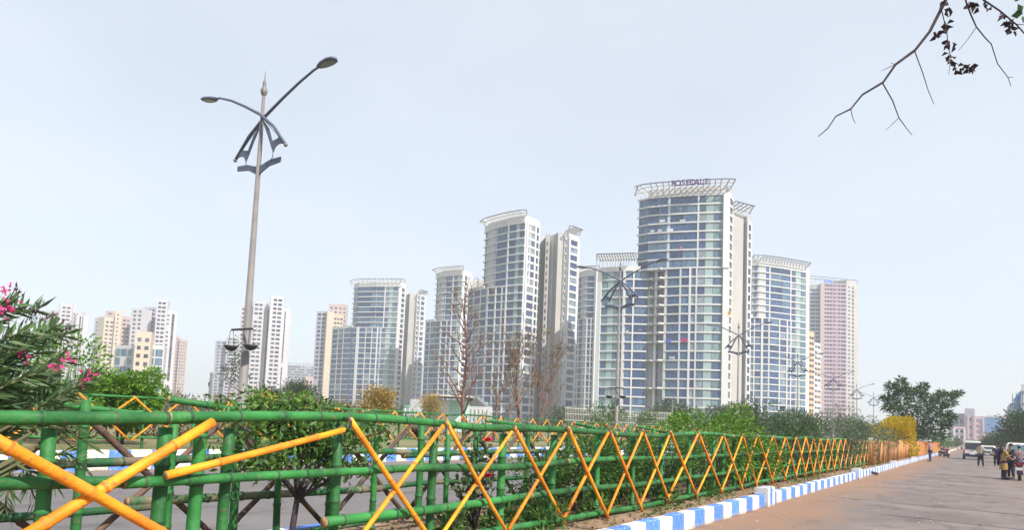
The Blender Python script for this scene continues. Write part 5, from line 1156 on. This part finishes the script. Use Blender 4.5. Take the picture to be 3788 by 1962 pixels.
    if kurta:
        z = hz_*S; k = MB(); rings = [(.165, .125, z+.40*S), (.150, .115, z+.16*S), (.175, .14, z-.02), (.20, .165, z-.25*S), (.225, .185, z-.42*S)]; vs = []
        for (a, c, zz) in rings: vs += [(a*S*math.cos(t)*(1+.03*math.sin(5*t)), c*S*math.sin(t)*(1+.03*math.sin(5*t)), zz) for t in np.linspace(0, 6.283, 20, endpoint=False)]
        k.add(vs, [(i*20+j, i*20+(j+1) % 20, (i+1)*20+(j+1) % 20, (i+1)*20+j) for i in range(4) for j in range(20)]); k.build('kurta', kurta[0], None, True).parent = T
        if len(kurta) > 1:
            s = MB(); s.tube([hc+(-.03, -.05, .02), hc+(-.10, -.07, -.16), (-.16*S, -.09, z+.42*S), (-.17*S, -.12, z+.15*S), (-.18*S, -.12, z-.2)], [.09, .10, .09, .075, .06], 10); s.build('scarf', kurta[1], None, True).parent = T
    if cap: MB().lathe([(.098*S, 0), (.105*S, .02), (.095*S, .07), (.05*S, .115), (.01, .125)], tuple(hc+(0, -.01, .025)), 12).build('cap', cap, None, True).parent = T
    if badge: MB().box((.07, .125+L*.5, (hz_+.40)*S), (.06, .012, .07)).build('pocket_label', M_white, None).parent = T
    return T
c_khaki = cloth('khaki', (.46, .43, .33)); c_black = cloth('black', (.022, .022, .035)); c_navy = cloth('navy', (.025, .03, .09)); c_must = cloth('mustard', (.36, .23, .08)); c_purple = cloth('plum', (.07, .03, .09)); c_mauve = cloth('mauve', (.24, .18, .22)); c_jean = cloth('jeans', (.035, .06, .16)); c_lilac = cloth('lilac', (.26, .22, .34)); c_white = cloth('white', (.7, .7, .7))
BACK = lambda d: d*math.pi/180
def G(px, py): p = atZ(px, py, 0); return (p[0], p[1], 0.)
person('man with one arm raised to the palings, in lilac shirt and jeans at the kerb', G(3441, 1709), BACK(75), c_lilac, c_jean, (((.02, .02, -.28), (.02, .1, -.5)), ((.10, .20, .02), (.08, .46, .08))), 1.72, cap=c_white)
person('man seen from behind in khaki shirt and black trousers before the jeep', G(3628, 1728), BACK(-8), c_khaki, c_black, (((.06, -.02, -.27), (.02, .17, -.36)), ((.08, -.04, -.26), (.00, .16, -.38))), 1.66, legs={'l': ((.13, .02, -.42), (.15, 0, -.82)), 'r': ((.12, .02, -.42), (.15, .0, -.82))})
person('person all in dark navy standing between the jeep and the van', G(3686, 1727), BACK(170), c_navy, c_black, (((.05, .02, -.27), (.0, .16, -.40)), ((.05, .02, -.27), (.04, .1, -.48))), 1.62)
person('person in light clothes half hidden behind the one in dark navy', G(3700, 1722), BACK(160), c_white, c_black, (((0, 0), 0), ((0, 0), 0)) if False else (((.05, 0, -.27), (.05, .08, -.5)), ((.05, 0, -.27), (.05, .08, -.5))), 1.64)
person('woman in mustard tunic and plum trousers with a long navy scarf', G(3714, 1776), BACK(-62), c_must, c_purple, (((.07, -.04, -.26), (.06, .02, -.50)), ((.06, .08, -.25), (.0, .24, -.34))), 1.60, female=True, kurta=(c_must, c_navy), long_hair=True)
person('man in dark shirt with a white pocket label facing the woman', G(3742, 1773), BACK(128), c_black, c_black, (((.07, .02, -.26), (.0, .24, -.26)), ((.08, .04, -.25), (-.02, .26, -.30))), 1.66, badge=True, legs={'l': ((.11, .02, -.42), (.13, 0, -.82)), 'r': ((.12, .03, -.42), (.16, .0, -.82))})
bk_loc = G(3773, 1779)
person('rider in mauve shirt and cap seated on the motorcycle at the right edge', (bk_loc[0], bk_loc[1]+.15, 0.), BACK(-4), c_mauve, c_jean, (((.10, .12, -.24), (.12, .42, -.36)), ((.10, .12, -.24), (.12, .42, -.36))), 1.68, legs={'l': ((.24, .32, -.10), (.26, .26, -.55)), 'r': ((.24, .32, -.10), (.26, .26, -.55))}, sit=True, cap=c_lilac, lean=.1)
# ------------------------------------------------------------------ motorcycles
M_tyre = mat('tyre', (.015, .015, .017), (.025, .025, .028), rough=.85, scale=20); M_chrome = mat('chrome', (.55, .55, .57), (.5, .5, .52), rough=.2, metal=1.); M_bikep = mat('bike_paint', (.03, .02, .07), (.045, .03, .09), rough=.25); M_mag = mat('magenta_paint', (.5, .02, .22), (.56, .03, .26), rough=.4); M_lightr = mat('tail_lens', (.45, .015, .015), (.5, .02, .02), rough=.2); M_plate = mat('number_plate', (.75, .75, .7), (.7, .7, .66), rough=.5)
def put(b, name, m, T, smooth=False):
    o = b.build(name, m, None, smooth); o.parent = T; return o
def wheel(T, c, r, w_, axis='x', rim=.62, name='wheel', spokes=10):
    b = MB(); n = 24; vs = []; pr = [(r-.35*w_, -w_/2), (r-.08*w_, -w_*.45), (r, -w_*.2), (r, w_*.2), (r-.08*w_, w_*.45), (r-.35*w_, w_/2), (r*rim, w_*.42), (r*rim, -w_*.42)]
    for i in range(n):
        a = 2*math.pi*i/n
        for rr, x in pr: vs.append((c[0]+x, c[1]+rr*math.cos(a), c[2]+rr*math.sin(a)))
    k = len(pr); b.add(vs, [(i*k+j, i*k+(j+1) % k, ((i+1) % n)*k+(j+1) % k, ((i+1) % n)*k+j) for i in range(n) for j in range(k)])
    o = put(b, name, M_tyre, T, True); r_ = MB(); r_.tube([(c[0]-w_*.3, c[1], c[2]), (c[0]+w_*.3, c[1], c[2])], r*.16, 10)
    for i in range(spokes):
        a = 2*math.pi*i/spokes; r_.tube([(c[0], c[1], c[2]), (c[0], c[1]+r*rim*math.cos(a), c[2]+r*rim*math.sin(a))], r*.03, 4)
    q = r_.build('rim', M_chrome, None); q.parent = o; return o
def motorcycle(label, loc, rz, paint, plate=True):
    T = thing('motorcycle', label, 'motorcycle', loc, 'motorcycles', rz=rz)
    wheel(T, (0, -.62, .30), .30, .11); wheel(T, (0, .64, .30), .30, .09)
    b = MB(); b.tube([(0, .55, .90), (0, .30, .80), (0, -.1, .72), (0, -.55, .74)], [.03, .04, .04, .03], 8); b.tube([(0, .30, .8), (0, .25, .36), (0, -.2, .30), (0, -.3, .7)], .025, 8)
    for s in (-1, 1): b.tube([(s*.07, -.62, .30), (s*.07, -.15, .34)], .022, 6); b.tube([(s*.075, -.60, .32), (s*.085, -.48, .68)], .026, 8)
    put(b, 'frame', M_dark, T, True)
    b = MB(); b.ball((0, .18, .86), (.14, .27, .12), 14); put(b, 'fuel_tank', paint, T, True)
    b = MB(); b.ball((0, -.28, .83), (.13, .36, .065), 14); b.ball((0, -.62, .86), (.12, .14, .06), 12); put(b, 'seat', M_dark, T, True)
    b = MB(); b.tube([(0, .64, .30), (0, .52, .62), (0, .45, .95)], [.03, .03, .028], 8); 
    for s in (-1, 1): b.tube([(s*.065, .64, .30), (s*.07, .50, .86)], .022, 8)
    put(b, 'fork', M_chrome, T, True)
    b = MB(); b.tube([(-.36, .30, 1.02), (-.18, .40, 1.02), (0, .44, .98), (.18, .40, 1.02), (.36, .30, 1.02)], .016, 8); hb = put(b, 'handlebar', M_dark, T, True)
    for s in (-1, 1):
        b = MB(); b.tube([(s*.26, .36, 1.02), (s*.33, .36, 1.18)], .008, 5); b.ball((s*.36, .35, 1.22), (.075, .02, .045), 10); put(b, 'mirror', M_dark, T, True)
        b = MB(); b.ball((s*.17, -.74, .72), .035, 8); put(b, 'indicator', M_orange, T, True)
    b = MB(); vs = []
    for a in np.linspace(.15, 2.6, 9): 
        for x in (-.07, .07): vs.append((x, -.62-.36*math.cos(a), .30+.37*math.sin(a)))
    b.add(vs, [(2*i, 2*i+1, 2*i+3, 2*i+2) for i in range(8)]); vs = []
    for a in np.linspace(.6, 2.4, 7):
        for x in (-.06, .06): vs.append((x, .64+.34*math.cos(a), .30+.34*math.sin(a)))
    b.add(vs, [(2*i, 2*i+1, 2*i+3, 2*i+2) for i in range(6)]); put(b, 'fender', paint, T)
    b = MB(); b.box((0, -.80, .78), (.16, .06, .09)); put(b, 'tail_light', M_lightr, T)
    b = MB(); b.ball((0, .58, .92), (.1, .09, .1), 12); put(b, 'headlight', M_chrome, T, True)
    b = MB(); b.tube([(.13, .2, .30), (.15, -.2, .26), (.17, -.85, .32)], [.025, .04, .05], 10); put(b, 'exhaust', M_chrome, T, True)
    b = MB(); b.box((0, .1, .42), (.24, .34, .3), taper=.8); put(b, 'engine', M_dark, T)
    if plate: b = MB(); b.box((0, -.97, .55), (.26, .015, .12)); put(b, 'number_plate', M_plate, T)
    b = MB()
    for s in (-1, 1): b.tube([(s*.2, -.72, .35), (s*.2, -.72, .62), (s*.2, -.3, .62), (s*.2, -.3, .35), (s*.2, -.72, .35)], .014, 5)
    put(b, 'leg_guard', M_chrome, T)
    return T
motorcycle('motorcycle with white number plate seen from behind, carrying the rider in mauve', bk_loc, BACK(-4), M_bikep)
motorcycle('motorcycle with magenta tank parked by the median kerb far down the road', G(3500, 1693), BACK(20), M_mag)
motorcycle('dark motorcycle parked beside the magenta one at the kerb', G(3490, 1690), BACK(35), M_bikep)
# ------------------------------------------------------------------ vehicles
M_carw = mat('car_white', (.72, .72, .66), (.68, .68, .62), rough=.3, scale=2, spec=.5); M_carn = mat('car_navy', (.02, .022, .07), (.03, .03, .09), rough=.5); M_glass = mat('car_glass', (.03, .035, .06), (.05, .055, .09), rough=.06, spec=.7); M_glasst = mat('car_glass_teal', (.06, .14, .17), (.08, .18, .2), rough=.06, spec=.7)
def loft(b, secs, mi=0):
    """body from cross-sections along y: (y, [(x,z)...]) of half outlines mirrored"""
    n = len(secs[0][1]); vs = []
    for y, pr in secs:
        full = [(x, z) for x, z in pr]+[(-x, z) for x, z in pr[::-1]]; vs += [(x, y, z) for x, z in full]
    k = 2*n; fs = [(i*k+j, i*k+(j+1) % k, (i+1)*k+(j+1) % k, (i+1)*k+j) for i in range(len(secs)-1) for j in range(k)]
    fs += [tuple(range(k)), tuple(range((len(secs)-1)*k, len(secs)*k))[::-1]]; return b.add(vs, fs, mi)
def vehicle(label, loc, rz, kind, skirt, glass, name='van', cat='van'):
    T = thing(name, label, cat, loc, 'vehicles on the road', rz=rz); hw = .86
    if kind == 'jeep': L2, zt, hood = 2.05, 1.92, .95
    elif kind == 'van': L2, zt, hood = 1.9, 1.86, .25
    else: L2, zt, hood = 1.85, 1.48, .8
    b = MB(); lowp = lambda t: [(hw*t, .42), (hw*t+.02, .62), (hw*t, .98), (hw*t-.05, 1.02)]
    loft(b, [(-L2, lowp(.96)), (-L2+.1, lowp(1.)), (0, lowp(1.)), (L2-.25, lowp(1.)), (L2, lowp(.9))]); bd = put(b, 'body', M_carw, T)
    yf = L2-hood
    cab = lambda t, z: [(hw*t-.04, 1.0), (hw*t-.08, (1.0+z)/2), (hw*t-.14, z-.10), (hw*t-.24, z)]
    b = MB(); loft(b, [(-L2+.02, cab(.96, zt-.06)), (-L2+.18, cab(1., zt)), (yf-.55, cab(1., zt)), (yf-.35, cab(.99, zt-.04)), (yf, [(hw-.06, 1.0), (hw-.08, 1.02), (hw-.10, 1.04), (hw-.18, 1.06)])]); put(b, 'cabin', M_carw, T)
    b = MB(); b.box((0, -L2-.005, (1.06+zt-.2)/2), (1.25, .05, zt-.2-1.06)); put(b, 'rear_window', glass, T)
    b = MB(); a = zt-1.0; b.plate([(-.70, 0), (.70, 0), (.60, a*.8), (-.60, a*.8)], (0, yf+.005, 1.08), (1, 0, 0), nrm(np.array([0, -.40, zt-1.08])), .05); put(b, 'windscreen', glass, T)
    for s in (-1, 1):
        for (ya, yb) in ((-L2+.22, -L2+1.05), (-L2+1.12, yf-.95), (yf-.88, yf-.45)):
            if yb-ya < .2: continue
            b = MB(); b.plate([(ya, 1.08), (yb, 1.08), (yb-(.12 if yb > yf-.6 else 0), zt-.2), (ya, zt-.2)], (s*(hw-.075), 0, 0), (0, 1, 0), nrm(np.array([-s*.10, 0, 1.])), .03); put(b, 'side_window', glass, T)
        b = MB(); b.box((s*(hw-.13), -L2-.01, .82), (.13, .05, .30)); put(b, 'tail_light', M_lightr, T)
        b = MB(); b.ball((s*(hw-.2), L2-.02, .76), (.12, .06, .1), 12); put(b, 'headlight', M_chrome, T, True)
        b = MB(); b.box((s*(hw+.12), yf-.5, 1.15), (.16, .05, .2)); b.tube([(s*(hw-.05), yf-.5, 1.08), (s*(hw+.1), yf-.5, 1.1)], .015, 5); put(b, 'mirror', M_dark, T)
        for y in (-L2+.62, L2-.62): wheel(T, (s*(hw-.09), y, .33), .33, .2, rim=.6, spokes=6)
    b = MB(); b.box((0, -L2+.02, .47), (1.68, .14, .34 if skirt else .2)); b.box((0, L2-.01, .45), (1.6, .14, .22)); put(b, 'bumper', M_carn if skirt else M_dark, T)
    if skirt:
        b = MB()
        for s in (-1, 1): b.box((s*hw, -.05, .50), (.05, 2.4, .26))
        put(b, 'sill_trim', M_carn, T)
    b = MB(); b.box((0, -L2-.07, .60), (.45, .02, .12)); b.box((0, L2+.065, .5), (.45, .02, .11)); put(b, 'number_plate', M_plate, T)
    b = MB(); b.box((0, L2-.005, .74), (.85, .04, .16)); put(b, 'grille', M_dark, T)
    b = MB(); b.box((0, -L2-.03, .98), (.3, .04, .04)); put(b, 'door_handle', M_dark, T)
    if kind == 'jeep':
        b = MB()
        for s in (-1, 1): b.tube([(s*.6, -1.9, zt+.05), (s*.6, .2, zt+.05)], .02, 5)
        for y in (-1.8, -.8, .1): b.tube([(-.6, y, zt+.05), (.6, y, zt+.05)], .018, 5); b.tube([(.6, y, zt-.04), (.6, y, zt+.05)], .015, 4); b.tube([(-.6, y, zt-.04), (-.6, y, zt+.05)], .015, 4)
        put(b, 'roof_rack', M_dark, T)
    return T
jp = G(3600, 1703); vehicle('boxy white jeep with dark navy lower body seen from behind', (jp[0]-.05, jp[1]+2.0, 0), BACK(0), 'jeep', True, M_glass, 'jeep', 'jeep')
vv = G(3652, 1699); vehicle('small white car beyond the jeep, facing us', (vv[0]+.15, vv[1]+4., 0), BACK(176), 'car', False, M_glass, 'car', 'car')
vn = G(3752, 1718); vehicle('white van with teal windscreen cut by the right edge, behind the group of people', (vn[0]+.25, vn[1]+2., 0), BACK(178), 'van', False, M_glasst)
vs_ = atD(3660, 1652, 150); vehicle('tiny dark-windowed car far down the road between jeep and small car', (vs_[0]+1.2, vs_[1], 0), BACK(180), 'car', False, M_glass, 'car', 'car')
# road sign near the end of the palings
p = atX(3508, 1640, -6.2); rs_ = thing('road_sign', 'small white road sign board below the big feathery tree', 'sign', (p[0], p[1], MZ))
for dx in (-.8, .8): MB().tube([(p[0]+dx, p[1], MZ), (p[0]+dx, p[1], 2.9)], .05, 6).build('post', M_steel, rs_, True)
MB().box((p[0], p[1], 2.75), (2.4, .06, 1.2)).build('board', M_plate, rs_)
MB().box((p[0], p[1]-.045, 2.75), (2.1, .03, .14)).build('stripe', M_navy, rs_)
# stones and litter on the road
M_stone = mat('stone', (.45, .40, .36), (.6, .57, .52), rough=.9, scale=8); st = MB()
for i in range(260):
    y = 8+40*random.random()**1.5; x = random.uniform(-3.8, 3.0) if random.random() > .35 else random.uniform(-3.9, -2.6); r = random.uniform(.005, .016)
    st.ball((x, y, r*.4+.004), (r*random.uniform(.8, 1.6), r, r*.6), 5)
tag(st.build('gravel', M_stone), 'loose pale stones and grit scattered on the road', 'gravel', kind='stuff')
# ------------------------------------------------------------------ haze
hz = MB().box((0, 0, 62), (5100, 5100, 131)).build('haze', [])
hm = bpy.data.materials.new('haze'); hm.use_nodes = True; hn = hm.node_tree; hn.nodes.remove(hn.nodes['Principled BSDF'])
pv = hn.nodes.new('ShaderNodeVolumePrincipled'); pv.inputs['Color'].default_value = (.76, .80, .88, 1); pv.inputs['Density'].default_value = .00055; pv.inputs['Anisotropy'].default_value = .1
hn.links.new(pv.outputs[0], hn.nodes['Material Output'].inputs['Volume']); hz.data.materials.append(hm)
tag(hz, 'pale winter haze over the whole place', 'haze', kind='stuff')
for o in bpy.data.objects:
    if '_o' in o: del o['_o']
